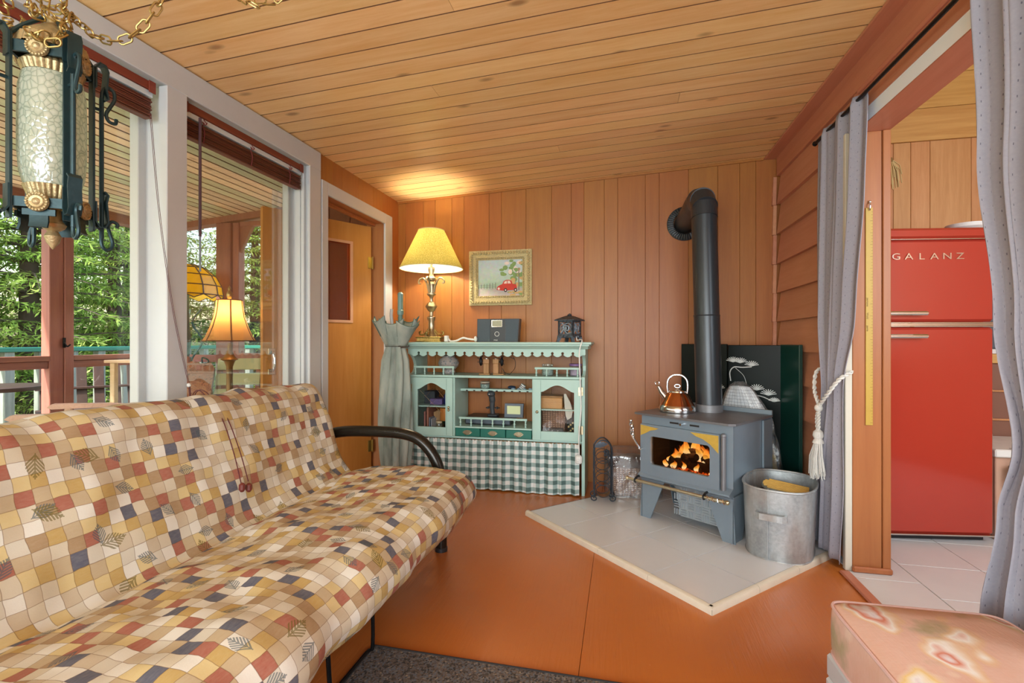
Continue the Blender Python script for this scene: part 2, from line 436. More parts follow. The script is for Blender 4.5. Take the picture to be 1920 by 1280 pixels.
# panelling over and beside the door
lw = [2.742, 2.767, 2.898, 3.005, 3.22, 3.434, 3.591, 3.72]
for a, b in zip(lw, lw[1:]):
    MB().box((XL-.012, a+.001, 2.10), (XL, b-.001, zc(XL)+.02), .0015).build('wall_panel', M['panel'], wall_left)
MB().box((XL-.012, 3.715, 0), (XL, YB+.005, zc(XL)+.02), .0015).build('wall_panel', M['panel'], wall_left)
MB().box((XO, 2.75, 2.10), (XL-.012, 4.0, zc(XL)+.06)).build('door_lintel', M['trim_org'], wall_left)
MB().box((XO, 3.66, 0), (XL-.012, 4.0, 2.10)).build('wall_core', M['trim_org'], wall_left)
# door frame
door_fr = struct('door_1')
MB().box((XL, 2.752, 0), (XL+.018, 2.818, 2.128), .003).build('casing', M['white'], door_fr)
MB().box((XL, 3.602, 0), (XL+.018, 3.722, 2.128), .003).build('casing', M['white'], door_fr)
MB().box((XL, 2.8185, 2.045), (XL+.0178, 3.6015, 2.128), .003).build('head_casing', M['white'], door_fr)
MB().box((XO, 2.75, 0), (XL-.001, 2.79, 2.08), .002).build('jamb', M['trim_org'], door_fr)
MB().box((XO, 3.615, 0), (XL-.001, 3.66, 2.08), .002).build('jamb', M['trim_org'], door_fr)
MB().box((XO, 2.79, 2.05), (XL-.001, 3.615, 2.10), .002).build('head_jamb', M['trim_org'], door_fr)
MB().box((XO+.05, 2.79, 2.03), (XO+.075, 3.615, 2.05), .002).build('door_stop', M['trim_org'], door_fr)

# ---- rear wall behind the camera: a wall with a wide window
wall_rear = struct('wall_rear')
mb = MB(); mb.box((-2.0, YN-.12, 0), (1.3, YN, .45)); mb.box((-2.0, YN-.12, 2.15), (1.3, YN, 2.6)); mb.box((-2.0, YN-.12, .45), (-1.6, YN, 2.15)); mb.box((1.2, YN-.12, .45), (1.3, YN, 2.15))
mb.build('wall_core', M['panel'], wall_rear)

MB().prism([(YN-.12, 2.50), (YN-3.0, 2.42), (YN-3.0, 2.50), (YN-.12, 2.60)], -3.0, 2.6, 'x').build('rear_sun_shield', M['porch_dark'], wall_rear)  # unseen overhang, added to keep the sun out of the rear window

# ---- right wall: old clapboard outside wall, doorway to the kitchen
wall_right = struct('wall_right')
MB().box((XR+.03, 2.655, 0), (1.238, 4.0, 3.15)).build('wall_core', M['trim_org'], wall_right)
zb = [2.285, 2.08, 1.867, 1.655, 1.447, 1.243, 1.036, .829, .622, .415, .208, .02]
for i in range(len(zb)-1):
    top, bot = zb[i], zb[i+1]
    pts = [(XR+.034, top+.02), (XR+.016, top+.02), (XR-.012, bot), (XR+.034, bot)]
    mb = MB(); mb.smooth = False; mb.prism(pts, 2.66, 3.815, 'y'); mb.build('clapboard', M['clap'], wall_right)
    mb = MB(); mb.smooth = False                      # sawn ends turning into the corner
    mb.add([(1.072, 3.852, top), (1.094, 3.852, top), (1.086, 3.836, bot), (1.062, 3.836, bot), (1.072, YB, top), (1.094, YB, top), (1.086, YB, bot), (1.062, YB, bot)],
           [(0,1,2,3),(7,6,5,4),(0,4,5,1),(1,5,6,2),(2,6,7,3),(3,7,4,0)]).build('corner_shingle', M['clap'], wall_right)
MB().box((XR-.006, -1.0, 2.287), (XR+.03, 3.84, zc(XR)-.012), .002).build('frieze_board', M['trim_red'], wall_right)
MB().box((1.013, YN, zc(1.06)-.018), (XR+.02, YB-.001, zc(1.06)-.004), .002).build('soffit_board', M['trim_red'], wall_right)
MB().box((XR-.001, YN, 2.172), (XR+.03, 2.66, 2.287), .002).build('head_board', M['trim_red'], wall_right)
MB().box((XR-.012, YN, 2.262), (XR+.01, 2.60, 2.284), .003).build('head_moulding', M['trim_red'], wall_right)
MB().box((XR+.002, YN, 2.106), (XR+.03, 2.655, 2.172), .001).build('transom_strip', plain('transom_glow_paint', 'F4FAFF', .35, 0, .02), wall_right)  # paint brightened to imitate daylight glowing through a glass transom
MB().box((XR, YN, 2.10), (1.24, 2.655, 2.1058), .001).build('doorway_soffit', M['trim_red'], wall_right)
MB().box((XR+.03, YN, 2.106), (1.238, 2.66, 3.15)).build('lintel', M['trim_red'], wall_right)
MB().box((XR+.03, YN, 0), (1.238, .75, 2.10)).build('wall_core', M['trim_org'], wall_right)
MB().box((XR-.002, YN, 0), (XR+.03, .75, 2.10)).build('near_panel', M['panel'], wall_right)
door2 = struct('door_2')
MB().box((1.082, 2.640, 0), (1.205, 2.655, 2.10), .002).build('jamb_panel', M['trim_org'], door2)
MB().box((1.206, 2.632, 0), (1.240, 2.655, 2.10), .003).build('jamb_corner_bead', M['trim_org'], door2)
MB().box((1.076, 2.618, .002), (1.243, 2.639, .030), .006).build('jamb_shoe', M['trim_org'], door2)
MB().box((1.050, 2.640, 0), (1.081, 2.668, 2.10), .003).build('lining_strip', plain('lining_cream', 'D2CAB8', .5, 0, .03), door2)  # pale board in place of the curtain's lining edge
MB().box((1.012, 1.0, .0), (1.058, 2.61, .014), .005).build('threshold', M['trim_red'], door2)

# ---- kitchen beyond the doorway
t = NT('kitchen_tile'); cc = t.mix(t.noise(t.coord('Object'), 6, 3), lin('D6D8D8'), lin('E2E4E4'))
M['ktile'] = t.bsdf(cc, .3)
M['grout'] = plain('grout_brown', '9C8A70', .8)
fk = struct('floor_kitchen')
MB().box((1.06, .2, -.12), (3.3, 4.0, -.004)).build('grout_bed', M['grout'], fk)
for i in range(-1, 6):
    x0, x1 = 1.332+(i-1)*.352, 1.332+i*.352
    for j in range(-6, 5):
        y0 = 2.773+(j-1)*.34+(.138 if i == 0 else 0); y1 = y0+.34
        a, b, c, d = max(x0, 1.062)+.002, min(x1, 3.22)-.002, max(y0, .5)+.002, min(y1, 3.88)-.002
        if b-a < .02 or d-c < .02: continue
        MB().box((a, c, -.004), (b, d, .001), .001).build('floor_tile', M['ktile'], fk)
wk = struct('wall_kitchen')
MB().box((1.24, 3.912, 0), (3.3, 4.0, 3.2)).build('wall_core', M['porch_dark'], wk)
x = 1.24
for w in (.21, .40, .105, .115, .24, .115, .24, .125, .25, .3):
    MB().box((x+.001, 3.90, 0), (x+w-.001, 3.913, 2.478), .002).build('wall_panel', M['kpanel'], wk); x += w
for a, b in ((2.48, 2.70), (2.703, 2.93), (2.933, 3.1)):
    MB().box((1.24, 3.888, a), (3.3, 3.912, b), .003).build('wide_board', M['kpine'], wk)
MB().box((3.22, .2, 0), (3.3, 4.0, 3.1)).build('side_wall', M['kpanel'], wk)
MB().box((1.24, .1, 0), (3.3, .2, 3.1)).build('near_wall', M['kpanel'], wk)
ck = struct('ceiling_kitchen')
MB().box((1.24, .1, 3.1), (3.3, 4.0, 3.2)).build('ceiling_deck', plain('kitchen_ceiling', 'E4C48A', .6), ck)

# ============================================================ THE PORCH AND THE GARDEN
def zp(x): return 2.262 + (x + 4.24) * .0775
XP, YP = -4.45, 4.0
floor_porch = struct('floor_porch')
M['deck'] = wood('grey_deck', 'B4AEA4', '948E84', 'y', .7, False, 1, .12, .2)
x = -6.9
while x < XO - .01:
    w = min(.143, XO - x)
    MB().box((x+.003, -2.0, -.09), (x+w-.003, 7.0, -.05), .003).build('deck_board', M['deck'], floor_porch); x += .143
ceiling_porch = struct('ceiling_porch')
mb = MB(); mb.prism([(-4.75, zp(-4.75)+.03), (XO+.0, zp(XO)+.03), (XO, zp(XO)+.15), (-4.75, zp(-4.75)+.15)], -2.0, 4.3); mb.build('roof_deck', M['porch_dark'], ceiling_porch)
x = -4.6; k = 0
while x < XO - .005:
    w = min(.088, XO - x); mb = MB(); mb.smooth = False
    a, b = x+.0036, x+w-.0036
    mb.prism([(a, zp(a)+.005), (a+.004, zp(a)), (b-.004, zp(b)), (b, zp(b)+.005), (b, zp(b)+.028), (a, zp(a)+.028)], -2.0, 4.12)
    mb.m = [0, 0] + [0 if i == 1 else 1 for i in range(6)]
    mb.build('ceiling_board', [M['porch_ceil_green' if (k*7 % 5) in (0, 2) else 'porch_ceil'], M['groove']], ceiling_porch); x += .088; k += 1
wall_outer = struct('wall_porch_side')
MB().box((XP-.06, -2.0, 2.165), (XP+.05, 4.06, zp(XP)+.01), .004).build('beam', M['porch_red_y'], wall_outer)
for y0 in (-.6, 1.15, 2.965, 3.96):
    MB().box((XP-.05, y0, -.05), (XP+.04, y0+.10, 2.165), .004).build('post', M['porch_red'], wall_outer)
    MB().box((XP-.02, y0+.102, -.05), (XP+.05, y0+.17, 2.165), .004).build('post_batten', M['porch_red'], wall_outer)
for a, b in ((-2, -.6), (-.43, 1.15), (1.32, 2.965), (3.135, 3.96)):
    MB().box((XP-.04, a, .945), (XP+.045, b, .985), .003).build('rail_cap', M['porch_red_y'], wall_outer)
    MB().box((XP-.02, a, .885), (XP+.03, b, .943), .003).build('rail', M['porch_red_y'], wall_outer)
# little hook and eye on the post
mb = MB(); mb.tube(bez([(XP+.052, 3.06, 1.09), (XP+.07, 3.07, 1.06), (XP+.075, 3.09, 1.075)], 4), .006, 6); mb.box((XP+.05, 3.05, 1.05), (XP+.056, 3.07, 1.13)); mb.build('gate_hook', M['black'], wall_outer)
wall_end = struct('wall_porch_end')
mb = MB(); mb.prism([(XP, zp(XP)-.06), (XO, zp(XO)-.06), (XO, zp(XO)+.02), (XP, zp(XP)+.02)], YP-.04, YP+.06); mb.build('beam', M['porch_red'], wall_end)
MB().box((-3.80, YP-.05, -.05), (-3.635, YP+.05, zp(-3.8)-.06), .004).build('post', M['porch_red'], wall_end)
MB().box((-3.63, YP-.03, -.05), (-3.56, YP+.05, zp(-3.6)-.075), .004).build('screen_frame', M['porch_red'], wall_end)
MB().box((-3.56, YP-.02, zp(-3.5)-.12), (-2.98, YP+.03, zp(-3.5)-.076), .004).build('screen_frame', M['porch_red'], wall_end)
mb = MB(); mb.prism([(-3.56, 1.95), (-3.56, zp(-3.5)-.12), (-3.42, zp(-3.5)-.12)], YP-.015, YP+.02); mb.build('corner_gusset', M['porch_red'], wall_end)
MB().box((-3.56, YP-.05, .925), (-2.98, YP+.04, .99), .004).build('rail', M['porch_red'], wall_end)
MB().box((-3.56, YP-.02, .845), (-2.98, YP+.02, .922), .004).build('rail', M['porch_red'], wall_end)
MB().box((-4.40, YP-.03, .90), (-3.80, YP+.03, .97), .004).build('rail', M['porch_red'], wall_end)
x = -3.02
for w in (.22, .2, .21, .2, .19):
    MB().box((x+.002, YP-.02, -.05), (min(x+w, XO)-.002, YP+.03, zp(x)-.055), .003).build('board', M['porch_dark'], wall_end); x += w

# deck railing: painted green cap on weathered balusters
t_ = thing('deck_railing', 'green capped deck railing with weathered grey balusters beyond the porch', 'railing', (-6.5, 0, -.05))
M['green_paint'] = plain('rail_green', '1F6B5A', .45, 0, .1, 20)
M['grey_wood'] = wood('weathered_wood', '8B948A', '656E66', 'z', .75, False, 1, .15, .2)
MB().box((-.07, -2, 1.035), (.07, 7.1, 1.085), .006).build('rail_cap', M['green_paint'], t_)
MB().box((-.02, -2, .14), (.02, 7.0, .2), .004).build('bottom_rail', M['grey_wood'], t_)
for i in range(26):
    MB().box((-.045, -1.2+i*.32, .0), (.045, -1.2+i*.32+.09, 1.035), .004).build('baluster', M['grey_wood'], t_)
t2 = thing('deck_railing', 'green capped deck railing crossing behind the yellow stained glass lamp', 'railing', (-6.5, 7.1, -.05))
MB().box((.071, -.07, 1.035), (5.2, .07, 1.085), .006).build('rail_cap', M['green_paint'], t2)
for i in range(16):
    MB().box((.3+i*.30, -.045, 0), (.3+i*.30+.09, .045, 1.035), .004).build('baluster', M['grey_wood'], t2)

# ground and conifers
gr = MB(); gr.grid(lambda u, v: (-45+90*u, -30+75*v, -1.7 + .5*sin(u*21)*cos(v*17)), 40, 40)
gr.build('ground', plain('meadow', '7C8A46', .9, 0, .35, 1.2), kind='structure')
t = NT('needles'); f = t.noise(t.coord('Object'), 2.2, 4); rv = t.rand()
lf = t.ramp(f, [(.25, '3F6432'), (.5, '86A650'), (.75, 'D4D886')])
df = t.n('ShaderNodeBsdfDiffuse'); tl = t.n('ShaderNodeBsdfTranslucent'); mx = t.n('ShaderNodeMixShader'); mx.inputs[0].default_value = .45
t.set(df.inputs[0], lf); t.set(tl.inputs[0], lf); t.t.links.new(df.outputs[0], mx.inputs[1]); t.t.links.new(tl.outputs[0], mx.inputs[2]); t.t.links.new(mx.outputs[0], t.out.inputs[0])
M['needles'] = t.mat; M['bark'] = plain('bark', '4A4038', .9, 0, .3, 20, .5)
def conifer(seed, h=9.0, spread=2.6, whorls=29, per=8):
    r_ = random.Random(seed); tr = MB(); fo = MB(); fo.smooth = False
    tr.tube([(0,0,0), (.05,.03,h*.5), (0,0,h)], [.17, .11, .02], 10)
    for w in range(whorls):
        q = w/whorls; z = h*(.05+.93*q); L = spread*(1-q)**.75*r_.uniform(.85, 1.1)+.25
        for b in range(per):
            a = 2*pi*(b+r_.random()*.7)/per + w*1.3; l = L*r_.uniform(.7, 1.1); droop = r_.uniform(.12, .42)
            pts = []
            for s in range(9):
                u = s/8; pts.append(Vector((cos(a)*l*u, sin(a)*l*u, z + l*(.18*u - droop*u*u))))
            tr.tube(pts[::2], [.028, .02, .014, .009, .004], 4)
            side = Vector((-sin(a), cos(a), 0)); out = Vector((cos(a), sin(a), 0))
            for s in range(1, 9):
                u = s/8; n_tw = 2
                for sg in (-1, 1):
                    tl_ = l*(.34*(1-u)+.10)*r_.uniform(.7, 1.2)
                    d = (out*.75 + side*sg*1.0 + Vector((0,0,-.22*r_.random()))).normalized()
                    p0 = pts[s] if s < 9 else pts[-1]
                    nn = max(3, int(tl_/.060))
                    for k in range(nn):
                        p = p0 + d*tl_*(k+.5)/nn + Vector((0,0,-.06*((k+.5)/nn)**2))
                        for s2 in (-1, 1):
                            dd = (d*.8 + side*s2*.55*sg + out*.45*s2 + Vector((r_.uniform(-.25,.25), r_.uniform(-.25,.25), r_.uniform(-.28,.2)))).normalized()
                            wd = dd.cross(Vector((r_.uniform(-.5,.5), r_.uniform(-.5,.5), 1))).normalized()*r_.uniform(.010, .019); ll = r_.uniform(.08, .15)
                            fo.add([p, p+dd*ll*.5+wd, p+dd*ll, p+dd*ll*.5-wd], [(0,1,2,3)])
    return tr, fo
protos = []
for sd, h, sp in ((3, 9.0, 2.9), (8, 7.4, 2.5)):
    tr, fo = conifer(sd, h, sp)
    root = thing('conifer', 'x', 'tree')
    tr.build('trunk', M['bark'], root, angle=60); f_ = fo.build('foliage', M['needles'], root, angle=0); f_['kind'] = 'stuff'
    protos.append(root)
spots = [(-10.3, 3.3, 0, .3, 1.0), (-9.2, 5.9, 1, 2.0, 1.05), (-10.6, 8.4, 0, 4.0, 1.0), (-8.2, 9.6, 1, 1.1, 1.0), (-6.6, 11.4, 0, 5.2, .95),
         (-13.6, 6.0, 0, 2.7, 1.35), (-13.5, 11.0, 0, .9, 1.4), (-9.8, 14.5, 0, 3.6, 1.4), (-4.6, 13.2, 1, 3.1, 1.1), (-14.5, 2.0, 1, 4.4, 1.5), (-9.0, 1.0, 1, 5.5, .9)]
used = set()
for i, (x, y, k, rz, s) in enumerate(spots):
    o = protos[k] if k not in used else copy_tree(protos[k]); used.add(k)
    o.location = (x, y, -1.75); o.rotation_euler = (0, 0, rz); o.scale = (s, s, s)
    o['label'] = {0: 'conifer filling the view left of the red brown porch post', 1: 'conifer between the red brown porch post and the white window post', 2: 'conifer right behind the yellow stained glass lamp', 3: 'conifer seen through the narrow screen beside the open door', 4: 'conifer behind the amber bell lamp, beyond the far railing', 10: 'conifer at the left picture edge, nearest the railing'}.get(i, 'tall conifer in the back row, half hidden by nearer conifers'); o['group'] = 'conifers around the deck'

# ---- the house door, opened out onto the porch
ang = math.atan2(-.867, -.5)
dr = thing('door_leaf', 'orange brown wooden house door with a glazed upper light, open onto the porch', 'door', (-1.985, 3.60, .012), ang + pi)
W, Hh = -.83, 2.01                                     # local x runs from hinge (0) to latch (-.83)
mb = MB()
px0, px1, pz0, pz1 = -.66, -.175, 1.245, 1.855
mb.box((W, -.02, 0), (px0, .02, Hh)); mb.box((px1, -.02, 0), (0, .02, Hh)); mb.box((px0, -.02, 0), (px1, .02, pz0)); mb.box((px0, -.02, pz1), (px1, .02, Hh))
mb.build('slab', M['door'], dr)
mb = MB()
o_ = [(px0-.012, pz0-.012), (px1+.012, pz0-.012), (px1+.012, pz1+.012), (px0-.012, pz1+.012)]; i_ = [(px0+.008, pz0+.008), (px1-.008, pz0+.008), (px1-.008, pz1-.008), (px0+.008, pz1-.008)]
mb.ring(o_, i_, -.027, -.0201); mb.ring(o_, i_, .0201, .027)
gb = mb.build('glazing_bead', plain('bead_pale', 'D8A888', .5), dr)
MB().box((px0-.005, -.003, pz0-.005), (px1+.005, .003, pz1+.005)).build('pane', clear('textured_glass', (236, 200, 180), .03, .10, (150, 80, 50), .12, 90), dr)
hd = MB(); hd.box((-.795, -.0245, .86), (-.745, -.0201, .90), .003); hd.box((-.795, -.0245, 1.00), (-.745, -.0201, 1.04), .003)
hd.tube(bez([(-.77, -.024, .88), (-.77, -.06, .905), (-.77, -.065, .95), (-.77, -.06, .995), (-.77, -.024, 1.02)], 5), .009, 8); hd.build('pull_handle', M['silver'], dr)
for z in (.25, 1.72):
    mb = MB(); mb.box((-.03, -.026, z-.045), (.015, -.0201, z+.045), .001); mb.cyl((.008, -.03, z-.05), (.008, -.03, z+.05), .007, 8); mb.build('hinge', M['brass'], dr)

# ---- lamp with bell shade on a small table, seen through the window
M['shade_bell'] = translucent('bell_shade_fabric', 'E0B070', .62)
lp = thing('table_lamp', 'lit table lamp with amber bell shade and slim bronze column seen through window', 'lamp', (-2.74, 2.97, .62))
bz = plain('bronze_lamp', '8C6A3A', .4, .5, .3, 40, .3)
MB().lathe([(.085, 0), (.085, .012), (.06, .03), (.03, .05), (.022, .08), (.021, .30), (.03, .325), (.036, .34), (.058, .352), (.034, .375), (.022, .40), (.014, .42), (.012, .47)], 20).build('column', bz, lp)
n = 24; prof = [(.168, .485), (.150, .515), (.122, .58), (.100, .65), (.087, .72), (.082, .775)]
mb = MB(); mb.lathe(prof, n, closed=True); sh = mb.build('shade', M['shade_bell'], lp)
for k in range(6):
    a = 2*pi*k/6+.3; mb = MB(); mb.strap([((r+.002)*cos(a), (r+.002)*sin(a), z) for r, z in prof], .010, .002, (-sin(a), cos(a), 0)); mb.build('seam_trim', plain('shade_trim', '6B4522', .7), sh)
for (r, z) in (prof[0], prof[-1]):
    mb = MB(); mb.tube([(r*cos(2*pi*k/24), r*sin(2*pi*k/24), z) for k in range(24)], .004, 6, True); mb.build('rim_trim', bpy.data.materials['shade_trim'], sh)
MB().lathe([(.006, .775), (.012, .785), (.022, .805), (.018, .83), (.008, .845), (.012, .86), (.001, .88)], 12).build('finial', M['brass'], lp)
MB().ball((0, 0, .63), .028, 12, 8, (1, 1, 1.3)).build('bulb', glow('bulb_warm', 'FFE2B0', 14), lp)
pl_ = light('bell_lamp_light', 'POINT', (0, 0, .70), 5, (1, .72, .38), .03); pl_.parent = lp
tb = thing('side_table', 'small wooden side table under the amber bell lamp on the porch', 'table', (-2.74, 2.97, -.05))
MB().box((-.16, -.16, .64), (.16, .16, .67), .006).build('table_top', M['porch_red'], tb)
for sx in (-1, 1):
    for sy in (-1, 1): MB().box((sx*.13-.018, sy*.13-.018, 0), (sx*.13+.018, sy*.13+.018, .64), .003).build('leg', M['porch_red'], tb)

# ---- yellow stained glass lamp on an iron stand
t = NT('amber_glass'); cc = t.mix(t.noise(t.coord('Object'), 30, 4), lin('EFC80E'), lin('FBE640'))
tl = t.n('ShaderNodeBsdfTranslucent'); t.set(tl.inputs[0], cc); gl = t.n('ShaderNodeBsdfGlossy'); gl.inputs['Roughness'].default_value = .15
df = t.n('ShaderNodeBsdfDiffuse'); t.set(df.inputs[0], cc); m1 = t.n('ShaderNodeMixShader'); m1.inputs[0].default_value = .35
t.t.links.new(tl.outputs[0], m1.inputs[1]); t.t.links.new(df.outputs[0], m1.inputs[2])
mx = t.n('ShaderNodeMixShader'); mx.inputs[0].default_value = .06; t.t.links.new(m1.outputs[0], mx.inputs[1]); t.t.links.new(gl.outputs[0], mx.inputs[2]); t.t.links.new(mx.outputs[0], t.out.inputs[0]); M['amber'] = t.mat
tf = thing('floor_lamp', 'yellow stained glass dome lamp on a scrolled green iron stand', 'lamp', (-3.89, 3.72, -.05), .2)
NS = 12; ringp = [(.285, 1.575), (.272, 1.66), (.225, 1.755), (.14, 1.825), (.05, 1.855)]
for i in range(len(ringp)-1):
    for k in range(NS):
        a0, a1 = 2*pi*k/NS, 2*pi*(k+1)/NS; (r0, z0), (r1, z1) = ringp[i], ringp[i+1]
        am = (a0+a1)/2; mb = MB(); mb.smooth = False
        q = [(r0*cos(a0), r0*sin(a0), z0), (r0*cos(am)*1.0, r0*sin(am)*1.0, z0 - (.035 if i == 0 else 0)), (r0*cos(a1), r0*sin(a1), z0), (r1*cos(a1), r1*sin(a1), z1), (r1*cos(a0), r1*sin(a0), z1)]
        g2 = [tuple(c_*.985 if ii < 2 else c_ for ii, c_ in enumerate(p)) for p in q]
        mb.add(q+g2, [(0,1,2,3,4), (9,8,7,6,5)] + [((j+1) % 5, j, 5+j, 5+(j+1) % 5) for j in range(5)])
        mb.build('glass_panel', M['amber'], tf)
mb = MB()
for k in range(NS):
    a = 2*pi*k/NS; mb.tube([(r*1.004*cos(a), r*1.004*sin(a), z) for r, z in ringp], .006, 5)
for r, z in ringp:
    mb.tube([(r*1.004*cos(2*pi*k/36), r*1.004*sin(2*pi*k/36), z) for k in range(36)], .005, 5, True)
for k in range(NS):
    am = 2*pi*(k+.5)/NS; a0 = 2*pi*k/NS; a1 = 2*pi*(k+1)/NS; r0 = .286
    mb.tube([(r0*cos(a0), r0*sin(a0), 1.575), (r0*cos(am), r0*sin(am), 1.54), (r0*cos(a1), r0*sin(a1), 1.575)], .005, 5)
mb.build('leading', M['iron'], tf)
MB().ball((0, 0, 1.70), .035, 12, 8).build('bulb', glow('bulb_amber', 'FFE2B0', 8), tf)
pl_ = light('amber_lamp_light', 'POINT', (0, 0, 1.64), 12, (1, .95, .80), .04); pl_.parent = tf
M['iron_green'] = plain('green_iron_stand', '3C6560', .5, .3, .2, 40)
mb = MB(); mb.cyl((0,0,0), (0,0,1.86), .018, 10); mb.lathe([(.16, 0), (.16, .015), (.05, .04), (.02, .06)], 16); mb.build('pole', M['iron_green'], tf)
for k in range(4):
    a = pi/2*k+.4; d = Vector((cos(a), sin(a), 0)); mb = MB()
    mb.tube(bez([d*.02+Vector((0,0,.55)), d*.13+Vector((0,0,.72)), d*.03+Vector((0,0,.95)), d*.12+Vector((0,0,1.15)), d*.04+Vector((0,0,1.32)), d*.11+Vector((0,0,1.45))], 6), .009, 6)
    mb.tube(bez([d*.13+Vector((0,0,.90)), d*.17+Vector((0,0,.97)), d*.12+Vector((0,0,1.0)), d*.12+Vector((0,0,.95))], 6), .007, 6)
    mb.build('scroll', M['iron_green'], tf)

# ---- porch seats and tables
M['lightwood'] = wood('pale_pine', 'E3C8A0', 'CDAE82', 'x', .5, False, 1, .05, .05)
M['armwood'] = wood('arm_wood', 'D9B49C', 'C49A80', 'x', .5, False, 1, .05, .05)
M['darkwood'] = wood('dark_stained', '3E2A20', '2B1C15', 'z', .5, False, 1, .1, .1)
pt = thing('pine_stand', 'pale pine folding stand beside the white window post', 'table', (-4.17, 3.53, -.05), .12)
MB().box((-.20, -.18, .965), (.20, .18, .99), .004).build('table_top', M['lightwood'], pt)
for sx in (-1, 1):
    for sy in (-1, 1): MB().box((sx*.14-.022, sy*.14-.02, 0), (sx*.14+.022, sy*.14+.02, .965), .003).build('leg', M['lightwood'], pt)
def armchair(name, label, loc, rz):
    c = thing(name, label, 'chair', loc, rz)
    MB().box((-.27, -.28, .36), (.27, .25, .44), .02).build('seat', M['darkwood'], c)
    mb = MB(); mb.M = Matrix.Translation((0, .26, .42)) @ Matrix.Rotation(R(-14), 4, 'X'); mb.box((-.27, -.02, 0), (.27, .03, .16), .02); mb.build('backrest', M['darkwood'], c)
    for sx in (-1, 1):
        pr = [(-.36, .655), (-.33, .678), (.0, .668), (.28, .635), (.28, .605), (.0, .64), (-.33, .640)]
        mb = MB(); mb.prism(pr, sx*.31-.035, sx*.31+.035, 'x'); mb.build('arm', M['armwood'], c)
        MB().box((sx*.31-.02, -.26, 0), (sx*.31+.02, -.22, .655), .004).build('leg', M['armwood'], c)
        MB().box((sx*.31-.02, .2, 0), (sx*.31+.02, .24, .62), .004).build('leg', M['armwood'], c)
    return c
armchair('porch_armchair', 'porch armchair with pale rounded wooden arms behind the futon', (-3.74, 2.80, -.05), R(-52))
bn = thing('slatted_bench', 'dark brown slatted wooden bench on the deck outside the porch', 'bench', (-5.55, 4.42, -.05), R(58))
for k in range(9):
    mb = MB(); mb.M = Matrix.Translation((-.6+k*.15, .18, .38)) @ Matrix.Rotation(R(-16), 4, 'X'); mb.box((-.045, -.012, 0), (.045, .012, .56), .003); mb.build('back_slat', M['darkwood'], bn)
for k in range(4): MB().box((-.68, -.25+k*.11, .40), (.68, -.16+k*.11, .42), .003).build('seat_slat', M['darkwood'], bn)
mb = MB(); mb.box((-.68, .20, .62), (.68, .30, .645), .003); mb.build('back_rail', M['darkwood'], bn)
for sx in (-1, 1):
    for yy in (-.22, .16): MB().box((sx*.62-.03, yy-.03, 0), (sx*.62+.03, yy+.03, .40), .003).build('leg', M['darkwood'], bn)
rt = thing('round_table', 'dark round garden table on the deck outside the porch', 'table', (-5.65, 3.30, -.05))
MB().lathe([(.40, .70), (.41, .72), (.41, .735), (.40, .74)], 32).build('table_top', M['darkwood'], rt)
MB().lathe([(.24, 0), (.24, .02), (.05, .06), (.035, .4), (.06, .70)], 16).build('pedestal', M['darkwood'], rt)
st = thing('garden_stool', 'low dark wooden garden seat near the round table', 'stool', (-5.15, 3.50, -.05))
MB().box((-.22, -.2, .42), (.22, .2, .47), .01).build('seat', M['darkwood'], st)
mb = MB(); mb.prism([(-.18, 0), (-.14, 0), (-.02, .42), (-.18, .42)], -.15, -.11); mb.build('leg', M['darkwood'], st)
mb = MB(); mb.prism([(.18, 0), (.14, 0), (.02, .42), (.18, .42)], -.15, -.11); mb.build('leg', M['darkwood'], st)
mb = MB(); mb.prism([(-.18, 0), (-.14, 0), (-.02, .42), (-.18, .42)], .11, .15); mb.build('leg', M['darkwood'], st)
mb = MB(); mb.prism([(.18, 0), (.14, 0), (.02, .42), (.18, .42)], .11, .15); mb.build('leg', M['darkwood'], st)
t = NT('brown_paisley'); d1 = t.noise(t.coord('Object'), 9, 2, .5, 2.5)
M['paisley'] = t.bsdf(t.ramp(t.m('FRACT', t.m('MULTIPLY', d1, 6.0)), [(.0, '4A3226'), (.12, 'A0684A'), (.9, 'B07A58'), (1, '4A3226')]), .8)
gs = thing('steamer_chair', 'reclining porch chair with brown patterned cushion and pale green slats', 'chair', (-3.17, 3.30, -.05), R(32))
M['palegreen'] = plain('pale_green_paint', 'C3C99A', .5, 0, .06)
for x_ in (-.30, -.04, .26):
    mb = MB(); mb.M = Matrix.Translation((x_, .0, .32)) @ Matrix.Rotation(R(-30), 4, 'X'); mb.box((-.018, -.02, 0), (.018, .02, .80), .003); mb.build('side_rail', M['porch_red'], gs)
    MB().box((x_-.018, -.30, .28), (x_+.018, .02, .32), .003).build('seat_rail', M['porch_red'], gs)
    MB().box((x_-.018, -.30, 0), (x_+.018, -.26, .28), .003).build('leg', M['porch_red'], gs)
    MB().box((x_-.018, .0, 0), (x_+.018, .04, .28), .003).build('leg', M['porch_red'], gs)
for k in range(5):
    mb = MB(); mb.M = Matrix.Translation((0, .0, .32)) @ Matrix.Rotation(R(-30), 4, 'X'); mb.box((-.06, -.034, .08+k*.145), (.28, -.021, .19+k*.145), .004); mb.build('back_slat', M['palegreen'], gs)
for k in range(3): MB().box((-.3, -.29+k*.10, .321), (.28, -.20+k*.10, .333), .003).build('seat_slat', M['palegreen'], gs)
pr = [(-.36, .06), (-.07, .06), (-.07, .66), (-.10, .71), (-.17, .70), (-.23, .73), (-.30, .69), (-.36, .68)]
mb = MB(); mb.M = Matrix.Translation((0, .0, .32)) @ Matrix.Rotation(R(-30), 4, 'X'); mb.prism(pr, -.075, -.023); mb.build('cushion', M['paisley'], gs)

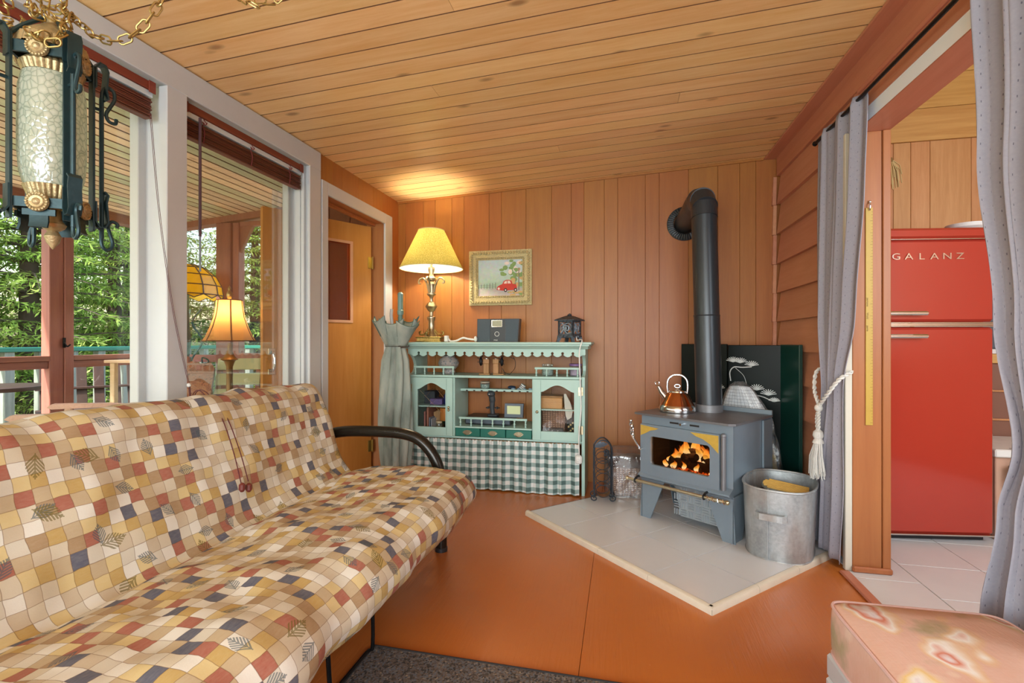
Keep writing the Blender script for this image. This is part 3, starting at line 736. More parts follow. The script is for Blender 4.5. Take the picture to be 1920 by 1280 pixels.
# ============================================================ HEARTH, STOVE AND WHAT STANDS ROUND THEM
hz = .03
hearth = thing('hearth_pad', 'raised white tiled hearth pad with beige bullnose edge under the wood stove', 'hearth', (.355, 2.086, 0))
poly = [Vector((0, 0)), Vector((.705, .705)), Vector((.705, 1.779)), Vector((-.117, 1.779)), Vector((-.948, .948))]
MB().prism([(p.x, p.y) for p in poly], 0.0005, .022, 'z').build('base_board', plain('hearth_core', '5C544C', .8), hearth)
t = NT('hearth_tile'); cc = t.mix(t.noise(t.coord('Object'), 4, 5), lin('D6D5D4'), lin('C6C5C5')); M['htile'] = t.bsdf(cc, .28)
e1 = Vector((-.70711, .70711)); e2 = Vector((.70711, .70711)); s = .335; edge = .022
def halfclip(P, n, d):
    out = []
    for q in range(len(P)):
        a, b = P[q], P[(q+1) % len(P)]; fa = a.dot(n)-d; fb = b.dot(n)-d
        if fa <= 0: out.append(a)
        if (fa <= 0) != (fb <= 0): out.append(a + (b-a)*(fa/(fa-fb)))
    return out
for i in range(4):
    for j in range(6):
        a0 = edge if i == 0 else i*s; a1 = (i+1)*s if i < 3 else 4*s-edge; b0 = edge if j == 0 else j*s; b1 = (j+1)*s; g = .0019
        P = [e1*(a0+g)+e2*(b0+g), e1*(a1-g)+e2*(b0+g), e1*(a1-g)+e2*(b1-g), e1*(a0+g)+e2*(b1-g)]
        for nrm, d in ((Vector((1, 0)), .703), (Vector((0, 1)), 1.777)):
            P = halfclip(P, nrm, d)
            if len(P) < 3: break
        if len(P) >= 3: MB().prism([(p.x, p.y) for p in P], .022, .030, 'z').build('hearth_tile', M['htile'], hearth)
M['bull'] = plain('bullnose_tile', 'D8CDB8', .35, 0, .1, 20)
def bull(p, q, n):
    d = (q-p); L = d.length; d.normalize(); out = Vector((d.y, -d.x)); k = max(1, round(L/.335))
    for i in range(k):
        a = p + d*(L*i/k+.001); b = p + d*(L*(i+1)/k-.001); mb = MB()
        prof = [(edge-.001, 0), (edge-.001, .0305), (.008, .0305), (.001, .026), (-.002, .018), (-.002, .0)]
        vs = [(a.x-out.x*u, a.y-out.y*u, z) for u, z in prof] + [(b.x-out.x*u, b.y-out.y*u, z) for u, z in prof]; nn = 6
        mb.add(vs, [tuple(range(nn)), tuple(range(2*nn-1, nn-1, -1))] + [((r+1) % nn, r, nn+r, nn+(r+1) % nn) for r in range(nn)]); mb.build('edge_tile', M['bull'], hearth)
bull(Vector((-.948, .948)), Vector((0, 0)), 0); bull(Vector((0, 0)), Vector((.703, .703)), 0)

# ---- wood stove
M['stove'] = plain('stove_paint_front', '7F8D98', .36, .25, .14, 8, .1)
M['stove_side'] = M['stove']
M['stove_top'] = plain('stove_top_plate', '77777A', .42, .4, .2, 9, .1)
M['fire_dark'] = plain('firebox_soot', '2B2624', .9, 0, .3, 12, .3)
stv = thing('wood_stove', 'blue grey steel wood stove with fire burning behind glass door', 'stove', (.352, 2.935, hz), R(-36))
B0, B1, D0 = .245, .625, .46
mb = MB(); mb.box((-.28, 0, B0), (-.272, D0, B1)); mb.box((.272, 0, B0), (.28, D0, B1)); mb.box((-.28, D0-.008, B0), (.28, D0, B1)); mb.box((-.28, 0, B0), (.28, D0, B0+.01))
mb.ring([(-.28, B0), (.28, B0), (.28, B1), (-.28, B1)], [(-.22, .315), (.20, .315), (.20, .52), (-.22, .52)], -.004, .004)
mb.build('body', M['stove'], stv)
mb = MB(); mb.box((-.262, .012, B0+.012), (-.258, D0-.02, .60)); mb.box((.258, .012, B0+.012), (.262, D0-.02, .60)); mb.box((-.26, D0-.03, B0+.012), (.26, D0-.02, .60)); mb.box((-.26, .012, .59), (.26, D0-.02, .6)); mb.box((-.26, .012, B0+.012), (.26, D0-.02, .31))
mb.build('firebox', M['fire_dark'], stv)
tp = [(-.30, -.035), (.272, -.035), (.298, -.008), (.298, D0+.01), (-.30, D0+.01)]
tp = [(-.315, -.030), (-.30, -.04), (.27, -.04), (.298, -.012), (.298, D0+.01), (-.315, D0+.01)]
MB().prism(tp, B1, B1+.012, 'z').build('top_plate', M['stove_top'], stv)
MB().box((-.30, D0-.002, B1+.012), (.298, D0+.012, B1+.04), .002).build('rear_lip', M['stove'], stv)
MB().box((-.27, D0+.02, .10), (.286, D0+.028, B1+.0), .001).build('heat_shield', M['stove'], stv)
MB().box((.281, D0-.10, B0+.02), (.292, D0+.026, B1-.01), .002).build('side_shield', M['stove'], stv)
for sx in (-1, 1):       # pedestal legs folded from plate
    mb = MB(); mb.prism([(sx*.292, 0), (sx*.222, 0), (sx*.125, B0), (sx*.28, B0)], -.004, .003, 'y'); mb.prism([(-.004, 0), (.10, 0), (.18, B0), (-.004, B0)], sx*.28-.003, sx*.28+.003, 'x'); mb.build('leg', M['stove'], stv)
    mb = MB(); mb.prism([(D0, 0), (D0-.10, 0), (D0-.18, B0), (D0, B0)], sx*.28-.003, sx*.28+.003, 'x'); mb.prism([(sx*.28, 0), (sx*.205, 0), (sx*.125, B0), (sx*.28, B0)], D0-.003, D0+.003, 'y'); mb.build('leg', M['stove'], stv)
mb = MB(); mb.prism([(-.004, B0-.01), (-.05, B0+.012), (-.05, B0+.02), (-.004, B0+.045)], -.28, .28, 'x'); mb.build('ash_ledge', M['stove'], stv)
# air slider
mb = MB(); mb.box((-.09, -.0065, .592), (-.035, -.0042, .602)); mb.box((.035, -.0065, .592), (.09, -.0042, .602)); mb.build('air_slot', M['fire_dark'], stv)
MB().cyl((-.01, -.004, .597), (-.01, -.03, .597), .007, 10).build('air_knob', M['silver'], stv)
# door
dw = struct('door', stv); del dw['kind']
d0, d1, z0, z1 = -.272, .218, .272, .572
def rr(x0, y0, x1, y1, r, n=5):
    P = []
    for cx, cy, a in ((x1-r, y0+r, -90), (x1-r, y1-r, 0), (x0+r, y1-r, 90), (x0+r, y0+r, 180)):
        for i in range(n+1): t_ = R(a+90*i/n); P.append((cx+r*cos(t_), cy+r*sin(t_)))
    return P
mb = MB(); mb.ring(rr(d0, z0, d1, z1, .006), rr(-.205, .335, .165, .505, .018), -.032, -.006); mb.build('door_frame', M['stove'], dw)
MB().box((-.21, -.016, .33), (.17, -.013, .51)).build('door_glass', clear('stove_glass', (215, 205, 195), .05), dw)
mb = MB(); mb.cyl((.235, -.02, z0+.005), (.235, -.02, z1-.01), .014, 12); mb.ball((.235, -.02, z1-.005), .015); mb.build('hinge_tube', M['stove_top'], dw)
M['plate'] = plain('gilt_corner_plate', 'C8A548', .45, .25, .15, 50, .2)
for pts in ([(d0+.004, z1-.006), (d0+.125, z1-.016), (d0+.105, z1-.026), (d0+.07, z1-.034), (d0+.04, z1-.052), (d0+.004, z1-.07)], [(d1-.004, z1-.006), (d1-.165, z1-.008), (d1-.13, z1-.026), (d1-.09, z1-.036), (d1-.05, z1-.058), (d1-.004, z1-.10)]):
    mb = MB(); mb.prism(pts, -.036, -.0325, 'y'); mb.build('corner_plate', M['plate'], dw)
mb = MB(); mb.tube(bez([(-.255, -.036, .42), (-.262, -.055, .425), (-.29, -.065, .47), (-.305, -.068, .50)], 5), .007, 8)
for k in range(3):
    mb.tube([(-.302+.010*cos(th*.9+k*2.1)-.012*th/8, -.068+.010*sin(th*.9+k*2.1), .495+.0105*th) for th in range(9)], .0042, 6)
mb.ball((-.316, -.068, .588), .009); mb.build('coil_handle', M['silver'], dw)
# rail with coil grips
rl = MB(); rl.cyl((-.325, -.085, .238), (.275, -.085, .238), .009, 10); rl.ball((-.33, -.085, .238), .013); rl.ball((.285, -.085, .238), .013)
rail = rl.build('towel_rail', M['brass_old'], stv)
for x in (-.27, .16):
    mb = MB(); mb.tube([(x, -.004, .262), (x, -.07, .255), (x, -.085, .248)], .007, 6); mb.tube([(x, -.085+.012*cos(a*.7), .238+.012*sin(a*.7)) for a in range(9)], .005, 6, True); mb.build('rail_bracket', M['black'], rail)
mb = MB(); mb.tube([(.17+.0045*k, -.085+.013*cos(k*1.0), .238+.013*sin(k*1.0)) for k in range(24)], .0028, 5); mb.build('coil_grip', M['silver'], rail)
# embossed ash shield between the legs
mb = MB(); mb.M = Matrix.Translation((0, .06, 0)); mb.prism([(-.10, B0), (.21, B0), (.21, .045), (-.06, .045)], 0, .006, 'y')
for i in range(7):
    for j in range(4):
        cx, cz = -.080+i*.044, .068+j*.044
        for k in range(3):
            if (i+j) % 2: mb.box((cx-.018, -.006, cz-.014+k*.014-.004), (cx+.018, 0, cz-.014+k*.014+.004), .002)
            else: mb.box((cx-.014+k*.014-.004, -.006, cz-.018), (cx-.014+k*.014+.004, 0, cz+.018), .002)
mb.build('embossed_ash_shield', plain('embossed_tin', 'AEB8BE', .32, .6, .15, 20), stv)
# logs and flames
M['log'] = plain('charred_log', '241914', .95, 0, .5, 40, .8)
t = NT('ember'); f = t.noise(t.coord('Object'), 26, 3); e = t.ramp(f, [(.48, (0,0,0)), (.62, 'FF5A10'), (.75, 'FFD070')]); m_ = t.bsdf(lin('2A1610'), .9); t.t.links.new(e, t.p.inputs['Emission Color']); t.p.inputs['Emission Strength'].default_value = 2.2; M['ember'] = m_
for a, b, r in (((-.15, .10, .345), (.02, .13, .345), .03), ((-.02, .09, .35), (.14, .12, .342), .028), ((-.10, .13, .375), (.03, .08, .40), .024), ((.01, .14, .405), (.11, .10, .375), .022), ((-.04, .07, .385), (.015, .12, .345), .02), ((.03, .15, .415), (-.02, .1, .425), .02)):
    mb = MB(); v0, v1 = Vector(a), Vector(b); mb.tube([v0+(v1-v0)*k/6+Vector((0, 0, .004*sin(k*3+r*300))) for k in range(7)], [r*(1+.18*sin(k*2.3+r*900)) for k in range(7)], 9); mb.build('log', M['log'], stv, angle=20)
mb = MB(); mb.grid(lambda u, v: (-.18+.36*u, .05+.15*v, .318+.012*sin(u*40)*cos(v*23)), 20, 8); mb.build('embers', M['ember'], stv)
t = NT('flame'); tc = t.n('ShaderNodeTexCoord'); z = t.sep(tc.outputs['UV'])[1]
em = t.n('ShaderNodeEmission'); t.t.links.new(t.ramp(z, [(.0, 'FF8A2A'), (.15, 'FFF0C0'), (.45, 'FFC050'), (.8, 'FF7A1E'), (1, 'C03A0A')]), em.inputs[0]); em.inputs[1].default_value = 2.6
tr = t.n('ShaderNodeBsdfTransparent'); mx = t.n('ShaderNodeMixShader'); t.t.links.new(t.ramp(t.m('ADD', z, t.m('MULTIPLY', t.m('SUBTRACT', t.noise(t.coord('Object'), 45, 2), .5), .5)), [(.35, (235,235,235)), (.95, (30,30,30))]), mx.inputs[0])
t.t.links.new(tr.outputs[0], mx.inputs[1]); t.t.links.new(em.outputs[0], mx.inputs[2]); t.t.links.new(mx.outputs[0], t.out.inputs[0]); M['flame'] = t.mat
r_ = random.Random(5)
for k, (x, h, zb_) in enumerate([(-.165+.014*i, .045+.075*abs(sin(i*1.7+.4))*(1.9-1.9*abs((i-11)/13.)), .345+.05*(1-abs((i-11)/11.))) for i in range(24)] + [(.14, .08, .33), (.155, .07, .325), (.125, .05, .325), (-.16, .05, .33), (.035, .055, .335), (-.045, .05, .335), (-.11, .05, .33)]):
    yy = .135 + .025*sin(k*2.1) if k < 24 else .07; ph = r_.random()*6; w = (.024 if k < 24 else .016) + .009*r_.random()
    def fn(u, v, x=x, h=h, zb_=zb_, yy=yy, ph=ph, w=w):
        a = 2*pi*u; rr_ = w*(sin(pi*min(1, v*.9+.14))**.8)*(1-v)**.55*1.1; return (x + rr_*cos(a) + .016*v*sin(v*5+ph), yy + .6*rr_*sin(a), zb_ - .015 + h*v)
    mb = MB(); mb.grid(fn, 10, 10); mb.build('flame', M['flame'], stv)
fl_ = light('fire_light', 'POINT', (0, .06, .47), 1.2, (1, .45, .15), .05); fl_.parent = stv

# ---- stove pipe
M['pipe'] = plain('stove_pipe_black', '363B40', .32, .35, .15, 6, .03)
sp = thing('stove_pipe', 'black steel stove pipe rising from the stove and elbowing into the wall', 'stove pipe', (.530, 3.215, .667))
base = Vector((0, 0, 0)); top = Vector((-.022, .045, 1.235)); r = .077
MB().cyl(base+Vector((0,0,.001)), base+(top-base)*.48, r, 32).build('lower_section', M['pipe'], sp)
MB().cyl(base+(top-base)*.482, top, r*.985, 32).build('upper_section', M['pipe'], sp)
MB().lathe([(r*1.04, .001), (r*1.04, .045), (r*1.0, .047)], 32).build('base_collar', M['stove_top'], sp)
mb = MB(); mb.tube([Vector((r*.99*cos(a*pi/16), r*.99*sin(a*pi/16), 0)) + base+(top-base)*.481 for a in range(32)], .004, 6, True); mb.build('seam_bead', M['pipe'], sp)
# adjustable elbow in four gores
d0v = Vector((0, 0, 1)); endp = Vector((-.062, .50, 1.325)); cpts = [top, top+Vector((0, .01, .055)), top+Vector((-.006, .055, .10)), top+Vector((-.014, .13, .115)), top+Vector((-.022, .21, .108))]
for i in range(4):
    p, q = cpts[i], cpts[i+1]; d = (q-p).normalized()
    MB().tube([p-d*.028, q+d*.006], [r*1.02, r*1.02], 32).build('elbow_gore', M['pipe'], sp)
wallp = Vector((-.066, YB-3.215-.004, 1.318)); MB().tube([cpts[-1], wallp], r*.98, 32).build('horizontal_section', M['pipe'], sp)
mb = MB(); cw = wallp
for k in range(40):
    a = 2*pi*k/40; c0 = Vector((cos(a), 0, sin(a))); mb.tube([cw+c0*.083+Vector((0,-.018,0)), cw+c0*.122+Vector((0,-.010,0))], .0075, 5)
mb.M = Matrix.Translation(cw) @ Matrix.Rotation(R(90), 4, 'X'); mb.lathe([(.08, .0), (.128, .0), (.128, .006), (.115, .014), (.085, .016), (.08, .03)], 40, closed=True)
mb.build('wall_collar', M['pipe'], sp)

# ---- kettle
M['copper'] = plain('polished_copper', 'C98A62', .10, 1.0, .05, 6); 
kt = thing('kettle', 'shiny copper tinted chrome kettle on top of the stove', 'kettle', (.338, 3.165, .667), R(-10))
MB().lathe([(.098, .0), (.108, .004), (.110, .022), (.106, .036), (.100, .044), (.088, .062), (.072, .095), (.055, .118), (.050, .122)], 36).build('body', M['silver'], kt)
MB().lathe([(.1005, .0435), (.0885, .0625), (.0725, .0955), (.0555, .1185), (.046, .1195)], 36, closed=True).build('copper_dome', M['copper'], kt)
ld = MB(); ld.lathe([(.052, .119), (.050, .128), (.03, .136), (.012, .140), (.008, .148)], 28); lid = ld.build('lid', M['silver'], kt)
mb = MB(); mb.tube([(.016*cos(a*pi/8), 0, .158+.010*sin(a*pi/8)) for a in range(16)], .005, 7, True); mb.build('lid_ring', M['silver'], lid)
mb = MB(); mb.tube([(-.068, 0, .085), (-.095, 0, .118), (-.112, 0, .152)], [.022, .016, .011], 14); mb.build('spout', M['silver'], kt)
mb = MB(); mb.tube([(-.121+.012*cos(a*pi/7), 0, .172+.012*sin(a*pi/7)) for a in range(14)], .004, 6, True); mb.build('whistle_ring', M['silver'], kt)
mb = MB(); mb.tube(bez([(-.056, 0, .115), (-.060, 0, .15), (-.055, 0, .195), (-.030, 0, .222), (0, 0, .228), (.030, 0, .222), (.055, 0, .195), (.060, 0, .15), (.056, 0, .115)], 5), .0065, 9); mb.build('handle', M['silver'], kt)

# ---- lacquer folding screen
t = NT('black_lacquer'); f = t.noise(t.coord('Object'), 3, 3); M['lacq'] = t.bsdf(t.ramp(f, [(.35, '080D0D'), (.7, '0D1917')]), .34, 0, spec=.14)
M['lacq_refl'] = plain('lacquer_reflection', '123C36', .28, 0, .2, 5)  # teal reflection on the end panel painted in as greener lacquer
M['inlay'] = plain('pearl_inlay', 'D5DAD8', .4, 0, .1)
scr = thing('folding_screen', 'black lacquer folding screen with pale blossom branches behind the stove', 'screen', (.433, 3.78, hz))
Pp = [Vector((0, 0, 0)), Vector((.285, -.165, 0)), Vector((.590, -.283, 0)), Vector((.628, -.52, 0))]; hts = [1.052, 1.046, 1.050]
def tuft(mb, x, z, s, tilt=0):
    for k in range(9):
        a = R(18+k*18)+tilt; mb.strap([(x, -.0125, z), (x+s*.6*cos(a), -.0125, z+s*.6*sin(a)), (x+s*cos(a), -.0125, z+s*sin(a)*.8)], .0045, .001, (-sin(a), 0, cos(a)))
for i in range(3):
    a, b = Pp[i], Pp[i+1]; L = (b-a).length; ang_ = math.atan2((b-a).y, (b-a).x)
    p = MB().box((.002, -.011, 0), (L-.002, .011, hts[i]), .003).build('screen_panel', M['lacq'] if i < 2 else M['lacq_refl'], scr, tuple(a), (0, 0, ang_))
    if i == 1:
        mb = MB()
        mb.tube(bez([(.02, -.012, .80), (.015, -.012, .86), (.04, -.012, .895), (.09, -.012, .895), (.15, -.012, .90)], 5), .004, 5)
        mb.tube(bez([(.13, -.012, .715), (.21, -.012, .705), (.28, -.012, .675)], 5), .003, 5)
        mb.tube(bez([(.05, -.012, .89), (.10, -.012, .84), (.12, -.012, .78)], 5), .0015, 4); mb.tube(bez([(.18, -.012, .70), (.19, -.012, .62), (.24, -.012, .58)], 5), .0015, 4)
        for q in ((.035, .93, .045), (.08, .925, .045), (.15, .905, .045), (.18, .745, .05), (.25, .715, .05), (.285, .675, .035)): tuft(mb, *q)
        mb.build('blossom_inlay', M['inlay'], p)
    if i == 0:
        mb = MB()
        for k in range(10): tuft(mb, .20+.03*sin(k*2.2), .60+k*.04, .02, k)
        tuft(mb, .27, .74, .045); mb.build('blossom_inlay', M['inlay'], p)

# ---- plastic bag stuffed behind the stove
bagm = clear('plastic_film', (250, 250, 250), .03, .22, (225, 225, 228), .2, 30, 22)
bg_ = thing('plastic_bag', 'clear plastic bag of dry leaves and white gridded cloth behind the stove', 'bag', (.80, 3.395, hz), R(-36))
def bagfn(u, v, gx=1, gy=1):
    a = 2*pi*u; hw = (.205-.06*max(0, (v-.45)/.55))*math.sqrt(max(0.002, 1-max(0, (v-.55)/.455)**2.2))*(.55+.45*min(1, v*8)); sh = -.09*v + .03
    w = 1+.05*sin(a*5+v*9)+.04*sin(a*9-v*17)
    return (sh+hw*gx*w*cos(a), .075*gy*w*sin(a)*(1-.45*v), .81*v)
mb = MB(); mb.grid(bagfn, 40, 30); mb.build('plastic_film', bagm, bg_)
t = NT('dry_leaves'); M['leaves'] = t.bsdf(t.ramp(t.vor(t.coord('Object'), 38, 'Color'), [(.2, '3A2A1C'), (.5, '7C6242'), (.8, '8C7A40')]), .9)
mb = MB(); mb.grid(lambda u, v: bagfn(u, .02+v*.62, .86, .75), 24, 16); mb.build('contents', M['leaves'], bg_)
t = NT('grid_cloth'); uv = t.coord('UV', (34, 12, 1)); s_ = t.sep(uv); gl_ = t.m('MINIMUM', t.m('FRACT', s_[0]), t.m('FRACT', s_[1]))
M['gridc'] = t.bsdf(t.ramp(gl_, [(.06, '4A5866'), (.09, 'DCE2E8')]), .6)
mb = MB(); mb.grid(lambda u, v: bagfn(u, .66+v*.30, .9, .85), 30, 12, (1, 1)); mb.build('gridded_cloth', M['gridc'], bg_)

# ---- galvanised tub with a ridged half disc inside
t = NT('galvanised'); f = t.noise(t.coord('Object', (1, 1, .5)), 9, 5, .65); f2 = t.noise(t.coord('Object'), 60, 3)
rust = t.ramp(t.noise(t.coord('Object', (1.3, 1.3, .35), loc=(3, 1, 0)), 5, 4), [(.52, (0,0,0)), (.68, (255,255,255))])
M['galv'] = t.bsdf(t.mix(t.m('MULTIPLY', rust, .55), t.ramp(t.m('ADD', t.m('MULTIPLY', f, .7), t.m('MULTIPLY', f2, .3)), [(.3, '8C9092'), (.6, 'B9BDBE')]), lin('8A7460')), .45, .45, f2, .1)
tub = thing('metal_tub', 'weathered galvanised metal tub with strap handle on the hearth corner', 'tub', (.805, 2.785, hz), R(-22))
def sup(a, rx, ry, e=3.2):
    c_, s_ = cos(a), sin(a); k = (abs(c_)**e+abs(s_)**e)**(-1/e); return rx*k*c_, ry*k*s_
def tubfn(u, v, d=0):
    a = 2*pi*u; k = .92+.08*v; x, y = sup(a, (.166-d)*k, (.225-d)*k, 2.7); return (x, y, .345*v)
n = 48; mb = MB(); mb.grid(lambda u, v: tubfn(u, v), n, 6); mb.grid(lambda u, v: tubfn(u, .02+.98*v, .003), n, 6)
mb.add([tubfn(k/n, 0) for k in range(n)], [tuple(range(n))]); mb.build('shell', M['galv'], tub)
mb = MB(); mb.tube([tubfn(k/n, 1) for k in range(n)], .006, 8, True); mb.build('rim', M['galv'], tub)
mb = MB(); mb.tube([tubfn(k/n, .0) for k in range(n)], .004, 6, True); mb.build('base_bead', M['galv'], tub)
def hand(sy):
    x0, x1, zz = -.075, .050, .225; yy = -sy*.2135
    mb = MB(); mb.strap([(x0, yy, zz), (x0, yy-sy*.034, zz), (x0+.014, yy-sy*.046, zz), (x1-.014, yy-sy*.046, zz), (x1, yy-sy*.034, zz), (x1, yy, zz)], .030, .011, (0, 0, 1)); mb.build('strap_handle', M['galv'], tub)
hand(1); hand(-1)
mb = MB(); mb.box((-.030, -.2260, .012), (-.027, -.206, .352)); mb.build('side_seam', M['galv'], tub)
hb = thing('rattan_paddle', 'round ended yellow ridged rattan piece lying in the metal tub', 'rattan piece', (.835, 2.78, .330), R(-20))
M['rattan'] = plain('yellow_rattan', 'C49A48', .6, 0, .25, 40, .3)
TL = Matrix.Rotation(R(6), 4, 'Y') @ Matrix.Rotation(R(10), 4, 'X')
pad = [(-.06+.055*cos(pi/2+pi*k/12), .055*sin(pi/2+pi*k/12)) for k in range(13)] + [(.10, -.055), (.10, .055)]
pl2 = MB(); pl2.M = TL; pl2.prism(pad, 0, .012, 'z'); pl2.build('backing', plain('grey_rim', '8A8F86', .6), hb)
for k in range(6):
    yy = -.043+k*.0172; x0_ = -.06-math.sqrt(max(0, .050**2-yy**2)); mb = MB(); mb.M = TL; mb.cyl((x0_, yy, .015), (.098, yy, .015), .0078, 8); mb.build('rib', M['rattan'], hb)
kd = thing('kindling', 'dark kindling filling the metal tub beneath the rattan piece', 'kindling', (.805, 2.785, hz), R(-22))
r_ = random.Random(9)
for k in range(16):
    a = r_.random()*6.28; q = r_.uniform(0, .09); L = r_.uniform(.05, .08); c0 = Vector((cos(a)*q, sin(a)*q, .262+.012*r_.random())); b_ = r_.random()*6.28; dv = Vector((cos(b_), sin(b_), r_.uniform(-.1,.1)))*L*.7
    mb = MB(); mb.tube([c0-dv, c0+dv], .012, 6); mb.build('stick', M['darkwood'], kd)
MB().grid(lambda u, v: (tubfn(u, .2, .006)[0]*v, tubfn(u, .2, .006)[1]*v, .252), 32, 4).build('bark_bed', M['log'], kd)

# ---- basket in plastic, wine rack
bk = thing('wicker_basket', 'wicker hamper wrapped in clear plastic beside the stove', 'basket', (.075, 3.56, hz), R(4))
t = NT('wicker'); uvw = t.coord('Object', (1, 1, 1)); wv = t.n('ShaderNodeTexWave', wave_type='BANDS', bands_direction='Z'); wv.inputs['Scale'].default_value = 22; t.t.links.new(uvw, wv.inputs[0]); w2 = t.n('ShaderNodeTexWave', wave_type='BANDS', bands_direction='X'); w2.inputs['Scale'].default_value = 16; t.t.links.new(uvw, w2.inputs[0])
ff = t.m('MULTIPLY', wv.outputs[1], w2.outputs[1]); M['wicker'] = t.bsdf(t.ramp(ff, [(.1, '7C5C48'), (.6, 'B89478')]), .7, 0, ff, .6, .01)
mb = MB(); mb.box((-.165, -.12, .004), (.165, .12, .22), .02); mb.build('body', M['wicker'], bk)
mb = MB(); mb.grid(lambda u, v: (-.17+.34*u, -.125+.25*v, .222+.055*sin(pi*u)*sin(pi*v)), 14, 10); mb.box((-.172, -.127, .205), (.172, .127, .222), .008); mb.build('lid', plain('dark_wicker_lid', '5E463A', .7, 0, .4, 60, .6), bk)
def wrap(u, v):
    a = 2*pi*u; k = 1+.02*sin(a*9+v*7)+.015*sin(a*17-v*11); x, y = sup(a, .183, .142, 5); q = 1 if v < .72 else (1-((v-.72)/.28)**2*.97)
    return (x*k*q*(1.06-.06*v), y*k*q*(1.06-.06*v), .006+.30*min(1, v/.8)-(0 if v < .8 else -.004*(v-.8)/.2))
mb = MB(); mb.grid(wrap, 48, 22); mb.build('plastic_wrap', clear('plastic_wrap_film', (252, 252, 252), .12, .26, (220, 222, 226), .1, 26, 18), bk)
wr = thing('wine_rack', 'small black wrought iron wine rack with scroll feet on the hearth', 'wine rack', (-.122, 3.34, hz), R(6))
wi = plain('blued_iron', '3A4048', .4, .5, .3, 40, .3)
for yy in (-.045, .045):
    mb = MB(); P = [(-.058, yy, .045), (-.058, yy, .33), (-.05, yy, .375), (-.025, yy, .405), (0, yy, .415), (.025, yy, .405), (.05, yy, .375), (.058, yy, .33), (.058, yy, .045)]; mb.tube(bez(P, 4), .0048, 8); mb.build('frame', wi, wr)
    for sx in (-1, 1):
        mb = MB(); mb.tube([(sx*(.058+.0) + sx*(.026*(1-.055*k))*sin(k*.55)*1.0, yy, .028+ .0 + (.022*(1-.055*k))*cos(k*.55)) for k in range(15)], .004, 6); mb.build('scroll_foot', wi, wr)
for k, z in enumerate((.075, .155, .235, .30)):
    for yy in (-.045, .045):
        mb = MB(); mb.tube([(.048*cos(a*pi/12), yy, z+.04*sin(a*pi/12)) for a in range(24)], .0024, 6, True); mb.build('bottle_ring', wi, wr)
for sx in (-1, 1):
    mb = MB()
    for z in (.06, .20, .34): mb.cyl((sx*.058, -.045, z), (sx*.058, .045, z), .0045, 6)
    mb.build('side_bar', wi, wr)
mb = MB()
for k in range(9): mb.ball((.01+.012*(k % 3), -.052, .345-.014*(k//3)+.004*(k % 2)), .008, 8, 6)
for a in range(5): th = R(40+a*35); mb.strap([(-.01, -.05, .375), (-.01+.025*cos(th), -.052, .375+.02*sin(th)), (-.01+.045*cos(th), -.05, .375+.03*sin(th))], .018, .003, (-sin(th), 0, cos(th)))
mb.build('grape_ornament', wi, wr)
mb = MB(); mb.lathe([(.044, .0), (.047, .05)], 20, closed=True); mb.M = Matrix(); cp = MB(); cp.M = Matrix.Translation((0, -.05, .072)) @ Matrix.Rotation(R(-90), 4, 'X')
cp.grid(lambda u, v: (.046*cos(pi*u), .039*sin(pi*u), .10*v), 14, 2); cp.build('copper_cradle', plain('copper_cradle_metal', 'B08868', .4, .6, .3, 60, .4), wr)

# ============================================================ THE HUTCH AND ITS THINGS
M['mint'] = plain('mint_paint', 'A9C8BC', .45, 0, .07, 12, .04)
M['dgreen'] = plain('dark_green_paint', '1F6B5C', .4, 0, .08, 12)
hu = thing('hutch', 'mint green painted hutch with arched glass doors and scalloped cornice', 'hutch', (-.93, 3.50, 0))
SX = .665
sp_ = [(0, 0), (.33, 0), (.33, 1.06), (.02, 1.06), (.02, 1.00), (.05, .985), (.085, .955), (.105, .92), (.10, .885), (.07, .86), (.02, .848), (0, .845)]
for sg in (-1, 1):
    mb = MB(); mb.prism(sp_, sg*SX-.011, sg*SX+.011, 'x'); mb.build('side_panel', M['mint'], hu)
mb = MB(); mb.box((-.725, -.055, 1.078), (.725, .34, 1.095), .003); mb.box((-.71, -.042, 1.066), (.71, .335, 1.078), .002); mb.prism([(-.03, 1.066), (-.005, 1.045), (.335, 1.045), (.335, 1.066)], -.70, .70, 'x'); mb.build('cornice', M['mint'], hu)
# scalloped apron with keyhole notches
P = [(-.68, 1.046), (-.68, 1.005)]; n = 18; per = 1.33/n
for k in range(n):
    x0 = -.665+k*per; x1 = x0+per; rn = .0105
    for i in range(9):
        u = i/8; P.append((x0+rn*.5+(per-rn)*u, 1.003-.016*sin(pi*u)))
    if k < n-1:
        for i in range(9):
            a = R(-145 - 250*i/8 + 20); P.append((x1+rn*cos(a), 1.013+rn*sin(a)))
P += [(.68, 1.005), (.68, 1.046)]
mb = MB(); mb.smooth = False; mb.prism(P[::-1], .005, .017, 'y'); mb.build('scalloped_apron', M['mint'], hu)
MB().box((-SX+.011, -.012, .828), (SX-.011, .33, .846), .003).build('middle_shelf', M['mint'], hu)
MB().box((-SX+.011, 0, .372), (SX-.011, .33, .386), .002).build('bottom_board', M['mint'], hu)
for x in (-.305, .305): MB().box((x-.009, .0, .387), (x+.009, .33, .827), .002).build('divider', M['mint'], hu)
MB().box((-.295, -.008, .452), (.295, .33, .464), .002).build('centre_shelf', M['mint'], hu)
MB().box((-.295, .14, .722), (.295, .25, .730), .001).build('spoon_shelf', M['mint'], hu)
mb = MB(); mb.box((-.295, .128, .716), (.295, .139, .734), .001); mb.build('spoon_lip', M['mint'], hu)
for k in range(9): MB().box((-.25+k*.06, .1262, .716), (-.235+k*.06, .1279, .724)).build('spoon_notch', M['fire_dark'], hu)
for sg in (-1, 1): MB().box((sg*.485-.168, .02, .598), (sg*.485+.168, .30, .608), .001).build('cabinet_shelf', M['mint'], hu)
